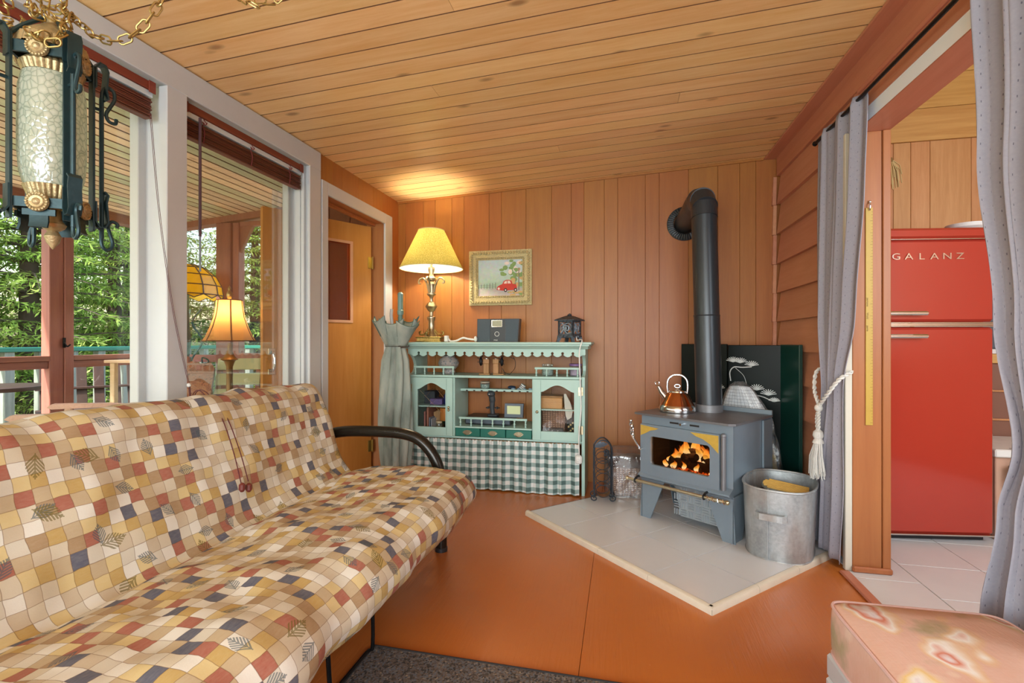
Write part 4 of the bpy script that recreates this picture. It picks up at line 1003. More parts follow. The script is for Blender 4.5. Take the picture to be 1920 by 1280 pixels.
def gallery(x0, x1, y, z, n, h=.055):
    g = MB(); g.box((x0-.012, y-.009, z+h), (x1+.012, y+.009, z+h+.016), .003); o = g.build('gallery_rail', M['mint'], hu)
    for k in range(n):
        x = x0+(x1-x0)*k/(n-1); mb = MB(); mb.lathe([(.0055, 0), (.0075, .008), (.0045, .014), (.0085, .026), (.0045, .038), (.0075, .046), (.0055, .0553)], 10, (x, y, z)); mb.build('spindle', M['mint'], o)
gallery(-.62, -.315, .012, .847, 5, .05); gallery(.325, .625, .012, .847, 5, .05); gallery(-.255, .245, .01, .465, 7, .052)
for k in range(3):
    x0 = -.293+k*.196; d = MB().box((x0+.002, -.006, .389), (x0+.193, .28, .450), .003).build('drawer', M['dgreen'], hu)
    mb = MB(); cx = x0+.0975; mb.prism([(cx-.038, .42), (cx-.02, .435), (cx, .438), (cx+.02, .435), (cx+.038, .42), (cx+.02, .406), (cx, .400), (cx-.02, .406)], -.009, -.0061, 'y')
    mb.tube(bez([(cx-.026, -.012, .421), (cx-.02, -.018, .410), (cx, -.02, .405), (cx+.02, -.018, .410), (cx+.026, -.012, .421)], 4), .003, 6); mb.build('drawer_pull', M['brass_old'], d)
def hutch_door(x0, x1, wx0, wx1, hinge):
    z0, z1, wz0, ws, wt = .389, .826, .452, .735, .785; inner = []; outer = []
    for i in range(6): inner.append((wx0+(wx1-wx0)*i/6, wz0)); outer.append((x0+(x1-x0)*i/6, z0))
    for i in range(4): inner.append((wx1, wz0+(ws-wz0)*i/4)); outer.append((x1, z0+(z1-z0)*i/4))
    for i in range(14):
        u = i/14; b = .5-.5*cos(2*pi*u); inner.append((wx1+(wx0-wx1)*u, ws+(wt-ws)*b**.8)); outer.append((x1+(x0-x1)*u, z1))
    for i in range(4): inner.append((wx0, ws+(wz0-ws)*i/4)); outer.append((x0, z1+(z0-z1)*i/4))
    mb = MB(); mb.smooth = False; mb.ring(outer, inner, -.018, -.001); d = mb.build('door', M['mint'], hu)
    MB().box((wx0-.008, -.009, wz0-.008), (wx1+.008, -.007, wt+.006)).build('pane', M['cabglass'], d)
    for z in (.47, .745):
        mb = MB(); hx = x0 if hinge < 0 else x1; mb.box((hx-.018, -.0215, z-.03), (hx-.002, -.0185, z+.03), .001); mb.box((hx+.002, -.0215, z-.03), (hx+.016, -.0185, z+.03), .001); mb.cyl((hx, -.021, z-.03), (hx, -.021, z+.03), .004, 8); mb.build('hinge', M['brass_old'], d)
    return d
dl = hutch_door(-.650, -.309, -.592, -.365, -1); dr2 = hutch_door(.309, .650, .362, .602, 1)
mb = MB()
for a, b in (((-.575, .728), (-.40, .56)), ((-.47, .745), (-.55, .655)), ((-.38, .735), (-.55, .55)), ((-.44, .74), (-.38, .675))): mb.cyl((a[0], -.010, a[1]), (b[0], -.010, b[1]), .0012, 5)
mb.build('lead_lines', M['silver'], dl)
for z in (.585, .605): MB().ball((-.338, -.026, z), .010, 12, 8).build('knob', M['brass_old'], dl)
MB().ball((.336, -.026, .592), .011, 12, 8).build('knob', M['brass_old'], dr2)
for dd, xx in ((dl, -.345), (dr2, .35)): MB().box((xx-.0015-.012*(1 if xx < 0 else -1), -.0188, .395), (xx+.0015-.012*(1 if xx < 0 else -1), -.0182, .82)).build('stile_groove', plain('groove_%d' % (xx > 0), '7FA094', .6), dd)
# gingham skirt
t = NT('gingham'); uv = t.sep(t.coord('UV')); a = t.m('GREATER_THAN', t.m('FRACT', uv[0]), .5); b = t.m('GREATER_THAN', t.m('FRACT', uv[1]), .5); s_ = t.m('MULTIPLY', t.m('ADD', a, b), .5)
w_ = t.noise(t.coord('UV', (40, 40, 1)), 4, 2)
M['gingham'] = t.bsdf(t.mix(.12, t.ramp(s_, [(.0, 'E3E4DE'), (.25, '8FA8A2'), (.75, '2E5650')], 'CONSTANT'), w_), .85, 0, w_, .1)
def skirt(u, v):
    x = -.655+1.295*u; f = (.4+.6*v)
    y = -.016 + (.009*sin(u*95)+.007*sin(u*41+1)+.004*sin(u*173))*f - .012*v + (.010 if .52 < u < .545 else 0)*f
    if v < .08: y += .004*sin(u*420)
    return (x + .003*sin(u*60)*v, y, .368-.003*sin(u*300)*(v < .05)-.36*v + .004*sin(u*14)*v)
mb = MB(); mb.grid(skirt, 260, 22, (20.5, 6.2)); mb.build('gingham_skirt', M['gingham'], hu)
mb = MB(); mb.cyl((-.655, -.006, .366), (.65, -.006, .366), .004, 6); mb.build('skirt_rod', M['silver'], hu)

HX, HY = -.93, 3.50
def at(x, y, z): return (HX+x, HY+y, z)
# --- table lamp
lm = thing('table_lamp', 'ornate brass table lamp with lit yellow cone shade on the hutch', 'lamp', (-1.455, 3.60, 1.0955))
mb = MB(); mb.box((-.105, -.07, 0), (.105, .07, .008), .002); mb.box((-.095, -.062, .008), (.095, .062, .032), .002); mb.box((-.105, -.07, .032), (.105, .07, .042), .003)
for k in range(16): mb.cyl((-.092+k*.01227, -.064, .009), (-.092+k*.01227, -.064, .031), .004, 6)
mb.build('plinth', M['brass'], lm)
MB().lathe([(.055, .042), (.05, .055), (.034, .075), (.026, .11), (.024, .16), (.034, .185), (.034, .195), (.016, .205), (.014, .235), (.030, .25), (.046, .278), (.030, .306), (.013, .318), (.012, .345), (.022, .362), (.036, .372), (.036, .380), (.022, .385), (.024, .43), (.03, .455), (.02, .475), (.032, .485), (.036, .50), (.020, .515), (.016, .53), (.026, .565), (.026, .585), (.012, .59), (.012, .61)], 24).build('stem', M['brass_old'], lm)
for k in range(4):
    a = pi/2*k + pi/4*0; d = Vector((cos(a), sin(a), 0))
    mb = MB(); mb.tube(bez([d*.022+Vector((0,0,.39)), d*.035+Vector((0,0,.45)), d*.065+Vector((0,0,.50)), d*.10+Vector((0,0,.49)), d*.105+Vector((0,0,.465)), d*.09+Vector((0,0,.46))], 5), [.008]*11+[.007]*15, 7); mb.build('scroll_arm', M['brass_old'], lm)
    mb = MB(); mb.tube(bez([d*.028+Vector((0,0,.10)), d*.05+Vector((0,0,.07)), d*.085+Vector((0,0,.055)), d*.10+Vector((0,0,.075)), d*.085+Vector((0,0,.085))], 5), .007, 7); mb.build('scroll_foot', M['brass'], lm)
t = NT('yellow_shade'); sk = t.noise(t.coord('Object'), 260, 2); cc = t.ramp(sk, [(.40, 'A89C50'), (.52, 'D6C668'), (.7, 'EADF98')])
df = t.n('ShaderNodeBsdfDiffuse'); tl = t.n('ShaderNodeBsdfTranslucent'); mx = t.n('ShaderNodeMixShader'); mx.inputs[0].default_value = .42
t.set(df.inputs[0], cc); t.set(tl.inputs[0], cc); t.t.links.new(df.outputs[0], mx.inputs[1]); t.t.links.new(tl.outputs[0], mx.inputs[2]); t.t.links.new(mx.outputs[0], t.out.inputs[0]); M['shade_y'] = t.mat
mb = MB(); mb.lathe([(.246, .575), (.101, .875)], 48, closed=True); shd = mb.build('shade', M['shade_y'], lm)
mb = MB(); mb.lathe([(.2445, .576), (.0995, .874)], 48, closed=True); mb.build('shade_lining', translucent('shade_lining', 'F4F0E4', .35), shd)
for r, z in ((.246, .575), (.101, .875)):
    mb = MB(); mb.tube([(r*cos(2*pi*k/48), r*sin(2*pi*k/48), z) for k in range(48)], .0035, 6, True); mb.build('rim', plain('rim_cream_%d' % int(r*100), 'D8CDA0', .7), shd)
mb = MB()
for k in range(3):
    a = 2*pi*k/3; mb.cyl((0, 0, .83), (.10*cos(a), .10*sin(a), .873), .002, 5)
mb.tube(bez([(.03, 0, .61), (.05, 0, .68), (.03, 0, .79), (0, 0, .83), (-.03, 0, .79), (-.05, 0, .68), (-.03, 0, .61)], 5), .002, 5); mb.build('harp', M['brass'], lm)
MB().ball((0, 0, .68), .03, 14, 10, (1, 1, 1.4)).build('bulb', glow('bulb_white', 'FFF2DC', 16), lm)
ll = light('table_lamp_light', 'POINT', (0, 0, .735), 22, (1, .88, .66), .04); ll.parent = lm
# --- framed painting
pc = thing('framed_painting', 'gilt framed painting of a red car beside a tree and fence', 'painting', (-.962, 3.868, 1.395))
W2, H2 = .262, .447
def rect(m): return [(-W2+m, m), (W2-m, m), (W2-m, H2-m), (-W2+m, H2-m)]
mb = MB(); mb.ring(rect(0), rect(.015), -.022, 0); mb.ring(rect(.012), rect(.035), -.034, -.005); mb.ring(rect(.033), rect(.06), -.026, -.004); mb.ring(rect(.058), rect(.078), -.018, -.003); mb.build('frame', M['gilt'], pc)
mb = MB()
for m, st in ((.024, .022), (.068, .016)):
    r0 = rect(m)
    for i in range(4):
        p, q = Vector(r0[i]), Vector(r0[(i+1) % 4]); L = (q-p).length; nb = int(L/st)
        for k in range(nb):
            c0 = p+(q-p)*(k+.5)/nb; mb.ball((c0.x, -.035 if m < .05 else -.02, c0.y), st*.5, 6, 4, (1, .9, 1))
mb.build('carved_beading', M['gilt'], pc)['kind'] = 'stuff'
t = NT('painted_sky'); zz = t.sep(t.coord('Object'))[2]
M['canvas'] = t.bsdf(t.mix(.25, t.ramp(t.m('DIVIDE', zz, .447), [(.18, 'B7AAA8'), (.30, 'A8A596'), (.33, '8FB08A'), (.45, 'A9C6AE'), (.6, 'B9CFC6'), (.85, 'B4C8CC')]), t.noise(t.coord('Object'), 40, 3, out=1)), .7)
MB().box((-.19, -.012, .072), (.19, -.008, .378)).build('canvas', M['canvas'], pc)
red, dk, lf1, lf2, crm, brn = [plain(n_, c_, .7, 0, .15, 60) for n_, c_ in (('paint_red', 'C0392B'), ('paint_dark', '3A2E30'), ('paint_leaf', '7E9A5A'), ('paint_autumn', 'C9A26A'), ('paint_cream', 'E2CFC2'), ('paint_trunk', '7A7466'))]
mb = MB(); Y_ = -.0122
def flat(mat, poly, lay):
    mb.cm = mat; mb.prism(poly, Y_-.0003*lay-.0003, Y_-.0003*lay, 'y')
def disc(mat, cx, cz, rx, rz, lay, n=14): flat(mat, [(cx+rx*cos(2*pi*k/n), cz+rz*sin(2*pi*k/n)) for k in range(n)], lay)
r_ = random.Random(11)
for k in range(26): disc(r_.choice((2, 2, 3, 4)), .10+r_.uniform(-.09, .085), .30+r_.uniform(-.055, .06), r_.uniform(.012, .028), r_.uniform(.010, .022), 1+k*.1, 8)
for k in range(16): disc(r_.choice((2, 3)), .14+r_.uniform(-.04, .045), .20+r_.uniform(-.04, .05), .02, .018, 4+k*.1, 8)
flat(5, [(.150, .12), (.160, .12), (.158, .30), (.152, .30)], 6); flat(5, [(.125, .14), (.129, .14), (.135, .27), (.131, .27)], 6.2)
for k in range(12): disc(r_.choice((2, 3)), .12+r_.uniform(-.05, .06), .095+r_.uniform(-.012, .02), .02, .008, 6.5+k*.1, 8)
flat(0, [(-.03, .125), (-.025, .150), (.0, .165), (.018, .172), (.030, .196), (.050, .205), (.078, .205), (.095, .195), (.102, .172), (.132, .168), (.140, .140), (.132, .122), (.02, .118)], 7)
flat(4, [(.030, .175), (.038, .192), (.056, .198), (.056, .175)], 8); flat(4, [(.062, .175), (.062, .198), (.08, .197), (.09, .175)], 8)
for cx in (.045, .128): disc(1, cx, .122, .014, .016, 8.2); disc(4, cx, .122, .006, .007, 8.6)
disc(4, -.012, .135, .010, .010, 8.2)
for k in range(7): flat(1, [(-.185+k*.024, .135), (-.182+k*.024, .135), (-.182+k*.024, .168+.003*k), (-.185+k*.024, .168+.003*k)], 3)
for zz_ in (.145, .160): flat(5, [(-.185, zz_), (-.04, zz_+.006), (-.04, zz_+.008), (-.185, zz_+.002)], 3)
mb.build('painted_scene', [red, dk, lf1, lf2, crm, brn], pc)
# --- speaker dock
ra = thing('speaker_dock', 'black speaker dock with small display and dial on the hutch', 'speaker', (-.925, 3.66, 1.0955))
mb = MB(); mb.prism([(-.165, 0), (.158, 0), (.170, .178), (-.162, .178)], -.035, .045, 'y'); mb.build('case', M['blackp'], ra)
for s0, s1, q0, q1, mt in ((-.160, -.060, -.158, -.060, 'spk_l'), (.062, .152, .062, .164, 'spk_r')):
    mb = MB(); mb.prism([(s0, .006), (s1, .006), (q1, .174), (q0, .174)], -.039, -.0352, 'y'); mb.build('speaker_grille', plain(mt, '48545C', .7, 0, .1, 300, .4), ra)
MB().box((-.045, -.038, .118), (.035, -.0352, .166)).build('display', plain('lcd', '9C9A7C', .25, 0, .3, 200), ra)
mb = MB(); mb.ring([(-.047, .116), (.037, .116), (.037, .168), (-.047, .168)], [(-.043, .120), (.033, .120), (.033, .164), (-.043, .164)], -.040, -.0382, 'y'); mb.build('display_bezel', M['silver'], ra)
mb = MB(); mb.tube([(-.005+.017*cos(k*pi/12), -.0375, .062+.017*sin(k*pi/12)) for k in range(24)], .002, 6, True); mb.build('dial_ring', M['cord'], ra)
mb = MB(); text_mesh(mb, 'PYLE', Matrix.Translation((-.015, -.0365, .014)) @ Matrix.Rotation(R(90), 4, 'X'), .014, .0006); mb.build('lettering', M['cord'], ra)
# --- cast iron lantern
t = NT('cast_iron'); f = t.noise(t.coord('Object'), 60, 4); M['cast'] = t.bsdf(t.ramp(f, [(.35, '343A42'), (.65, '59636C')]), .5, .5, f, .5)
ln = thing('iron_lantern', 'small cast iron pagoda lantern with pierced panels on the hutch', 'lantern', (-.372, 3.60, 1.0955), R(-24))
h0, hw = .045, .062
mb = MB()
for i in range(4):
    mb.M = Matrix.Rotation(R(90*i), 4, 'Z'); mb.ring([(-hw, h0), (hw, h0), (hw, .158), (-hw, .158)], [(-hw+.012, h0+.016), (hw-.012, h0+.016), (hw-.012, .146), (-hw+.012, .146)], -hw, -hw+.008)
mb.build('cage', M['cast'], ln)
for i in range(4):
    mb = MB(); mb.M = Matrix.Rotation(R(90*i), 4, 'Z')
    mb.tube(bez([(-.04, -hw+.004, .065), (-.015, -hw+.004, .09), (.02, -hw+.004, .085), (.025, -hw+.004, .115), (-.01, -hw+.004, .12), (-.03, -hw+.004, .14)], 5), .0055, 6)
    mb.tube(bez([(.045, -hw+.004, .07), (.01, -hw+.004, .065), (-.02, -hw+.004, .115), (.02, -hw+.004, .138), (.045, -hw+.004, .12)], 5), .0045, 6)
    mb.ball((.0, -hw+.004, .102), .011, 8, 6, (1, .5, 1)); mb.build('pierced_panel', plain('lantern_panel_%d' % i, '8B98A4', .5, .4, .3, 60, .3), ln)
mb = MB(); mb.box((-hw*.8, -hw*.8, .05), (hw*.8, hw*.8, .06)); mb.lathe([(hw*1.2, .03), (hw*1.3, .04), (hw*1.3, .046)], 4); mb.M = Matrix.Rotation(R(45), 4, 'Z'); 
mb.lathe([(.094, .034), (.094, .046), (.088, .05)], 4); mb.build('base_plate', M['cast'], ln)
for i in range(4):
    mb = MB(); mb.M = Matrix.Rotation(R(45+90*i), 4, 'Z'); mb.prism([(.10, 0), (.082, 0), (.06, .036), (.09, .036)], -.012, .012, 'y'); mb.build('foot', M['cast'], ln)
mb = MB(); mb.M = Matrix.Rotation(R(45), 4, 'Z'); mb.smooth = False; mb.lathe([(.115, .156), (.116, .163), (.075, .178), (.04, .190), (.012, .196)], 4); mb.M = Matrix(); mb.lathe([(.014, .194), (.018, .20), (.010, .206), (.001, .212)], 10); mb.build('roof', M['cast'], ln)
# --- white lead and its inline switch
cd = thing('white_lead', 'white lamp lead with inline switch hanging down the hutch front', 'cord', at(.65, 0, .0))
mb = MB(); mb.tube(bez([(-.03, .02, 1.108), (.0, -.02, 1.113), (.012, -.072, 1.10), (-.005, -.08, 1.02), (.0, -.066, .80), (.004, -.06, .62), (-.01, -.06, .45), (-.008, -.065, .305)], 8), .0042, 7); mb.tube(bez([(-.03, .02, 1.108), (-.05, .08, 1.15), (-.08, .11, 1.17)], 5), .0042, 7); mb.build('cable', M['cord'], cd)
mb = MB(); mb.box((-.035, -.085, .245), (.012, -.052, .305), .01); mb.ball((-.015, -.085, .272), .012, 10, 8, (1, .6, 1)); mb.build('switch', M['cord'], cd)
cd2 = thing('white_power_cord', 'thick white power cord between the brass lamp and the speaker dock', 'cord', (-1.20, 3.60, 1.0955))
mb = MB(); mb.box((-.135, -.045, .002), (-.105, -.005, .05), .005); mb.tube(bez([(-.11, -.02, .03), (-.09, -.02, .008), (-.04, -.03, .010), (.01, -.02, .032), (.05, -.015, .025), (.10, -.005, .018)], 6), .0075, 8); mb.ball((.108, -.005, .024), .022, 10, 8, (.6, .8, 1)); mb.build('cable', M['cord'], cd2)
# --- small things on the shelves
jar_m = clear('jar_glass', (245, 250, 248), .06, .12, (200, 215, 210))
po = thing('ceramic_pot', 'round patterned stoneware pot on the left of the middle shelf', 'pot', at(-.40, .15, .8465))
t = NT('speckled_glaze'); M['glaze'] = t.bsdf(t.ramp(t.vor(t.coord('Object'), 55), [(.1, '4C5250'), (.3, '8E9090'), (.6, 'A89C94')]), .35)
MB().lathe([(.045, 0), (.052, .01), (.048, .03), (.075, .06), (.082, .085), (.072, .112), (.050, .13), (.047, .136)], 28).build('body', M['glaze'], po)
MB().lathe([(.050, .136), (.050, .141), (.02, .148), (.01, .152)], 20).build('lid', M['glaze'], po)
woodb = wood('block_wood', 'B58A5A', '94693E', 'z', .6, False, 2, .05)
for i, (x, lab) in enumerate(((-.075, 'left hand small wooden post figure with black twig insect, middle shelf'), (.0, 'right hand small wooden post figure with black twig insect, middle shelf'))):
    f_ = thing('wooden_post_figure', lab, 'figurine', at(x, .10, .8465), 0, 'wooden post figures on the middle shelf')
    MB().box((-.055 if i == 0 else -.02, -.03, 0), (.03 if i == 0 else .065, .03, .010), .002).build('base', woodb, f_)
    MB().box((-.021, -.02, .010), (.021, .02, .085), .003).build('post', woodb, f_); MB().box((-.023, -.022, .085), (.023, .022, .120), .003).build('cap_block', woodb, f_)
    MB().lathe([(.012, .120), (.012, .126), (.004, .130)], 10).build('nail_head', M['silver'], f_)
    sx = -.045 if i == 0 else .045; mb = MB(); mb.ball((sx, -.005, .10), .014, 8, 6, (1, 1, 2.4))
    for k in range(6): mb.tube([(sx, -.01, .08+k*.012), (sx+(-1)**k*.022, -.02, .085+k*.014), (sx+(-1)**k*.018, -.022, .075+k*.018)], .0022, 5)
    for s2 in (-1, 1): mb.tube([(sx, -.005, .125), (sx+s2*.008, -.008, .15)], .003, 5)
    mb.cyl((sx*.5, 0, .10), (sx, -.004, .10), .003, 5); mb.build('twig_insect', M['black'], f_)
wire = thing('twisted_wire', 'thin dark twisted wire stems beside the wooden post figures', 'wire', at(.09, .12, .8465))
mb = MB(); mb.tube(bez([(-.02, 0, .002), (-.045, -.01, .05), (-.03, .0, .02), (.01, 0, .003)], 5), .0018, 5); mb.tube(bez([(.01, 0, .002), (.05, 0, .05), (.055, 0, .10), (.04, 0, .135)], 5), .0018, 5); mb.tube(bez([(.045, 0, .12), (.0, 0, .14), (-.04, 0, .155)], 5), .0016, 5); mb.build('stems', M['black'], wire)
def jar(name, label, loc, r, h, lidm, fill):
    j = thing(name, label, 'jar', loc); MB().lathe([(r*.9, 0), (r, .008), (r, h*.75), (r*.85, h*.85)], 20).build('glass', jar_m, j)
    MB().lathe([(r*.8, .004), (r*.9, .01), (r*.9, h*.62), (r*.3, h*.64)], 16).build('contents', fill, j)
    MB().lathe([(r*.95, h*.85), (r*.97, h), (r*.9, h*1.02)], 20).build('lid', lidm, j); return j
bead = NT('bead_fill'); beadm = bead.bsdf(bead.vor(bead.coord('Object'), 90, 'Color'), .4); t = NT('grey_beads'); gb_ = t.bsdf(t.ramp(t.vor(t.coord('Object'), 80), [(.1, '3C4A48'), (.5, 'AEBBB4')]), .5)
jar('glass_jar', 'short glass jar of grey green beads behind the right gallery rail', at(.395, .10, .8465), .045, .085, jar_m, gb_)
jar('glass_jar', 'glass jar with purple lid on the right end of the middle shelf', at(.60, .11, .8465), .048, .088, plain('purple_lid', '7C5A8C', .4), plain('pink_fill', 'B89AB4', .6, 0, .4, 60))
jar('shell_jar', 'tiny decorated jar on the narrow spoon shelf', at(-.115, .195, .7305), .038, .055, plain('jar_cream', 'C9B8A0', .5), gb_)
gs_ = thing('spectacles_case', 'small dark blue case lying on the spoon shelf', 'case', at(.10, .195, .7305)); MB().ball((0, 0, .014), .03, 14, 8, (1.1, .8, .45)).build('case_body', plain('navy_case', '2C3A50', .4), gs_)
gp = thing('striped_tin', 'small tilted white tin with black stripes on the spoon shelf', 'tin', at(.185, .19, .7305)); mb = MB(); mb.M = Matrix.Translation((0, 0, .020)) @ Matrix.Rotation(R(35), 4, 'Y'); mb.lathe([(.02, -.016), (.021, -.01), (.021, .012), (.02, .02)], 16); tn = mb.build('can', M['cord'], gp)
for k in range(2):
    mb = MB(); mb.M = Matrix.Translation((0, 0, .020)) @ Matrix.Rotation(R(35), 4, 'Y'); mb.lathe([(.0214, -.008+k*.012), (.0214, -.003+k*.012)], 16, closed=True); mb.build('stripe', M['blackp'], tn)
for k in range(4):
    b_ = thing('sea_glass', 'pale blue glass lump in the row on the spoon shelf edge', 'sea glass', at(.12+k*.045, .155, .7305), k, 'pale glass lumps on the spoon shelf'); MB().ball((0, 0, .007), .014, 8, 6, (1.2, .8, .5)).build('lump', plain('sea_glass_%d' % k, '9DB4C4', .25), b_)
bx_ = thing('black_flat_box', 'flat black electronic box on the centre shelf behind the gallery', 'box', at(-.05, .17, .4645)); mb = MB(); mb.box((-.19, -.10, .004), (.17, .11, .06), .005); mb.build('casing', M['blackp'], bx_)
MB().box((-.18, -.1025, .014), (.16, -.1005, .05)).build('front_panel', plain('smoky_panel', '55606A', .3), bx_)
js = thing('joystick', 'black flight style joystick standing on the flat black box', 'joystick', at(-.035, .13, .5250)); mb = MB(); mb.box((-.035, -.035, 0), (.045, .035, .022), .006); mb.build('base', M['blackp'], js)
mb = MB(); mb.tube(bez([(.0, 0, .02), (-.005, 0, .07), (-.003, 0, .12), (-.008, -.004, .16)], 5), [.018]*5+[.02]*5+[.024]*6, 12); mb.ball((-.010, -.008, .172), .031, 14, 10, (1, 1, .85)); mb.build('grip', plain('joystick_rubber', '34383C', .5), js)
MB().ball((-.018, -.036, .172), .008, 8, 6).build('button', M['silver'], js)
mb = MB(); mb.box((-.055, -.012, .062), (.055, .012, .07), .003); mb.box((-.04, -.014, .056), (-.03, .014, .076), .002); mb.box((.03, -.014, .056), (.04, .014, .076), .002); mb.build('cross_bar', M['blackp'], js)
wd = thing('display_clock', 'small grey weather display with pale green screen on the centre shelf', 'clock', at(.135, .115, .5250)); mb = MB(); mb.prism([(-.072, 0), (.07, 0), (.076, .105), (-.068, .105)], -.012, .014, 'y'); mb.build('case', plain('grey_case', '5A646E', .45), wd)
MB().box((-.05, -.0145, .026), (.052, -.0122, .088)).build('screen', glow('lcd_screen', 'C6CE9E', .12, 'C6CE9E'), wd)
# left cabinet contents
def book(name, label, loc, w, d, h, col, rz=0, tilt=0, group=None):
    b = thing(name, label, 'book', loc, rz, group); mb = MB(); mb.M = Matrix.Rotation(tilt, 4, 'Y'); mb.box((-w/2, 0, 0), (-w/2+.003, d, h)); mb.box((w/2-.003, 0, 0), (w/2, d, h)); mb.box((-w/2, 0, 0), (w/2, .003, h)); mb.build('cover', plain(name+col, col, .6), b)
    mb = MB(); mb.M = Matrix.Rotation(tilt, 4, 'Y'); mb.box((-w/2+.003, .003, .003), (w/2-.003, d-.004, h-.004)); mb.build('pages', plain('pages'+col, 'D8CDB4', .8), b)
book('book', 'tall dusty pink book standing at the left inside the hutch cabinet', at(-.572, .08, .3870), .016, .15, .165, 'B0746A')
book('book', 'tall brown book standing second from left inside the hutch cabinet', at(-.548, .08, .3870), .020, .15, .195, 'A8705A')
book('book', 'slim white book standing low inside the left hutch cabinet', at(-.512, .07, .3870), .010, .12, .11, 'D8DCE0')
book('book', 'slim grey blue book standing beside the white one in the hutch', at(-.527, .07, .3870), .012, .12, .12, '8C98A8')
bb = thing('wooden_ornament', 'small angular brown wooden ornament in the left hutch cabinet', 'ornament', at(-.49, .16, .3870)); mb = MB(); mb.prism([(-.03, 0), (.02, 0), (.035, .13), (.0, .17), (-.04, .15)], 0, .04, 'y'); mb.build('carving', woodb, bb)
jar('glass_jar', 'small beige jar low in the left hutch cabinet', at(-.452, .08, .3870), .026, .095, plain('beige_lid', 'C8B48C', .5), plain('beige_fill', 'B8A070', .6))
cs = thing('candle', 'thick orange pillar candle on a black stand in the left cabinet', 'candle', at(-.405, .095, .3870)); MB().lathe([(.03, 0), (.03, .01), (.012, .02), (.012, .09), (.036, .10)], 16).build('stand', M['black'], cs); MB().lathe([(.042, .10), (.044, .104), (.044, .19), (.038, .196), (.03, .19)], 24).build('wax', plain('orange_wax', 'C9803A', .45, 0, .1, 20, **{'Subsurface Weight': .1}), cs)
gpz = thing('green_ornament', 'small green leafy ornament low in the left hutch cabinet', 'ornament', at(-.43, .2, .3870)); mb = MB()
for k in range(10): a = k*.63; mb.strap([(0, 0, .0), (.02*cos(a), .02*sin(a), .05), (.05*cos(a), .05*sin(a), .08)], .018, .002, (-sin(a), cos(a), 0))
mb.build('leaf_cluster', plain('leafy_green', '4A7038', .6), gpz)
pb = thing('patterned_box', 'flat purple patterned box on the upper shelf of left cabinet', 'box', at(-.48, .08, .6085)); MB().box((-.05, 0, 0), (.05, .12, .045), .004).build('carton', plain('purple_pattern', '6A5A8A', .6, 0, .6, 70), pb)
vb = thing('blue_bottle', 'dark blue glass bottle on the upper shelf of left cabinet', 'bottle', at(-.405, .12, .6085)); MB().lathe([(.022, 0), (.024, .005), (.024, .07), (.01, .09), (.010, .125), (.013, .13)], 16).build('glass', plain('cobalt_glass', '2A3468', .1), vb)
cdk = thing('dark_case', 'dark box at the back of the left cabinet upper shelf', 'box', at(-.545, .12, .6085)); MB().box((-.05, 0, 0), (.04, .1, .10), .004).build('carton', plain('dark_teal_box', '28343A', .6), cdk)
# right cabinet contents
wb = thing('wooden_box', 'golden wooden box on the upper shelf of right cabinet', 'box', at(.425, .05, .6085)); MB().box((-.085, 0, 0), (.085, .14, .078), .003).build('carcass', wood('gold_box', 'CB9A58', 'A97838', 'x', .5, False, 2, .02), wb); MB().box((-.088, -.003, .079), (.088, .143, .092), .003).build('lid', wood('gold_lid', 'A87840', '8A5C2C', 'x', .5, False, 2, .02), wb)
wk_ = thing('woven_box', 'brown woven box standing behind the plastic tray in right cabinet', 'box', at(.43, .12, .3870)); MB().box((-.08, 0, 0), (.09, .12, .19), .004).build('body', M['wicker'], wk_); MB().box((-.084, -.004, .191), (.094, .124, .206), .004).build('lid', M['wicker'], wk_)
pt_ = thing('plastic_tray', 'clear plastic compartment tray low in the right cabinet', 'tray', at(.44, .03, .3870)); mb = MB(); mb.box((-.075, 0, 0), (.075, .07, .075), .004); mb.build('tray_body', clear('frosted_plastic', (240, 240, 240), .08, .35, (190, 190, 186)), pt_)
for k in range(3): MB().box((-.04+k*.04-.001, -.0012, .004), (-.04+k*.04+.001, -.0002, .07)).build('partition', M['cord'], pt_)
MB().box((-.074, -.0012, .036), (.074, -.0002, .039)).build('partition', M['cord'], pt_)
fe = thing('feather', 'pale grey feather hanging inside the right hutch cabinet', 'feather', at(.548, .04, .53)); mb = MB(); mb.prism([(0, 0), (.03, .02), (.038, .06), (.025, .12), (-.01, .19), (-.025, .19), (-.02, .10), (-.012, .03)], 0, .003, 'y'); mb.build('vane', plain('feather_grey', 'C9CBBE', .8), fe)
pn = thing('dried_plant', 'dark dried plant with yellow buds inside the right cabinet', 'plant', at(.565, .12, .3870)); mb = MB(); r_ = random.Random(4)
for k in range(22): a = r_.random()*6.28; q = r_.random()*.05; mb.strap([(0, 0, 0), (q*cos(a)*.6, q*sin(a)*.6, .07+.06*r_.random()), (q*cos(a), q*sin(a), .11+.09*r_.random())], .02, .002, (-sin(a), cos(a), 0))
mb.build('stems', plain('dark_foliage', '22301F', .7), pn); mb = MB()
for k in range(6): mb.ball((-.01+.015*(k % 3), -.055, .05+.014*k), .008, 6, 5)
mb.build('buds', plain('yellow_bud', 'C8B078', .6), pn)
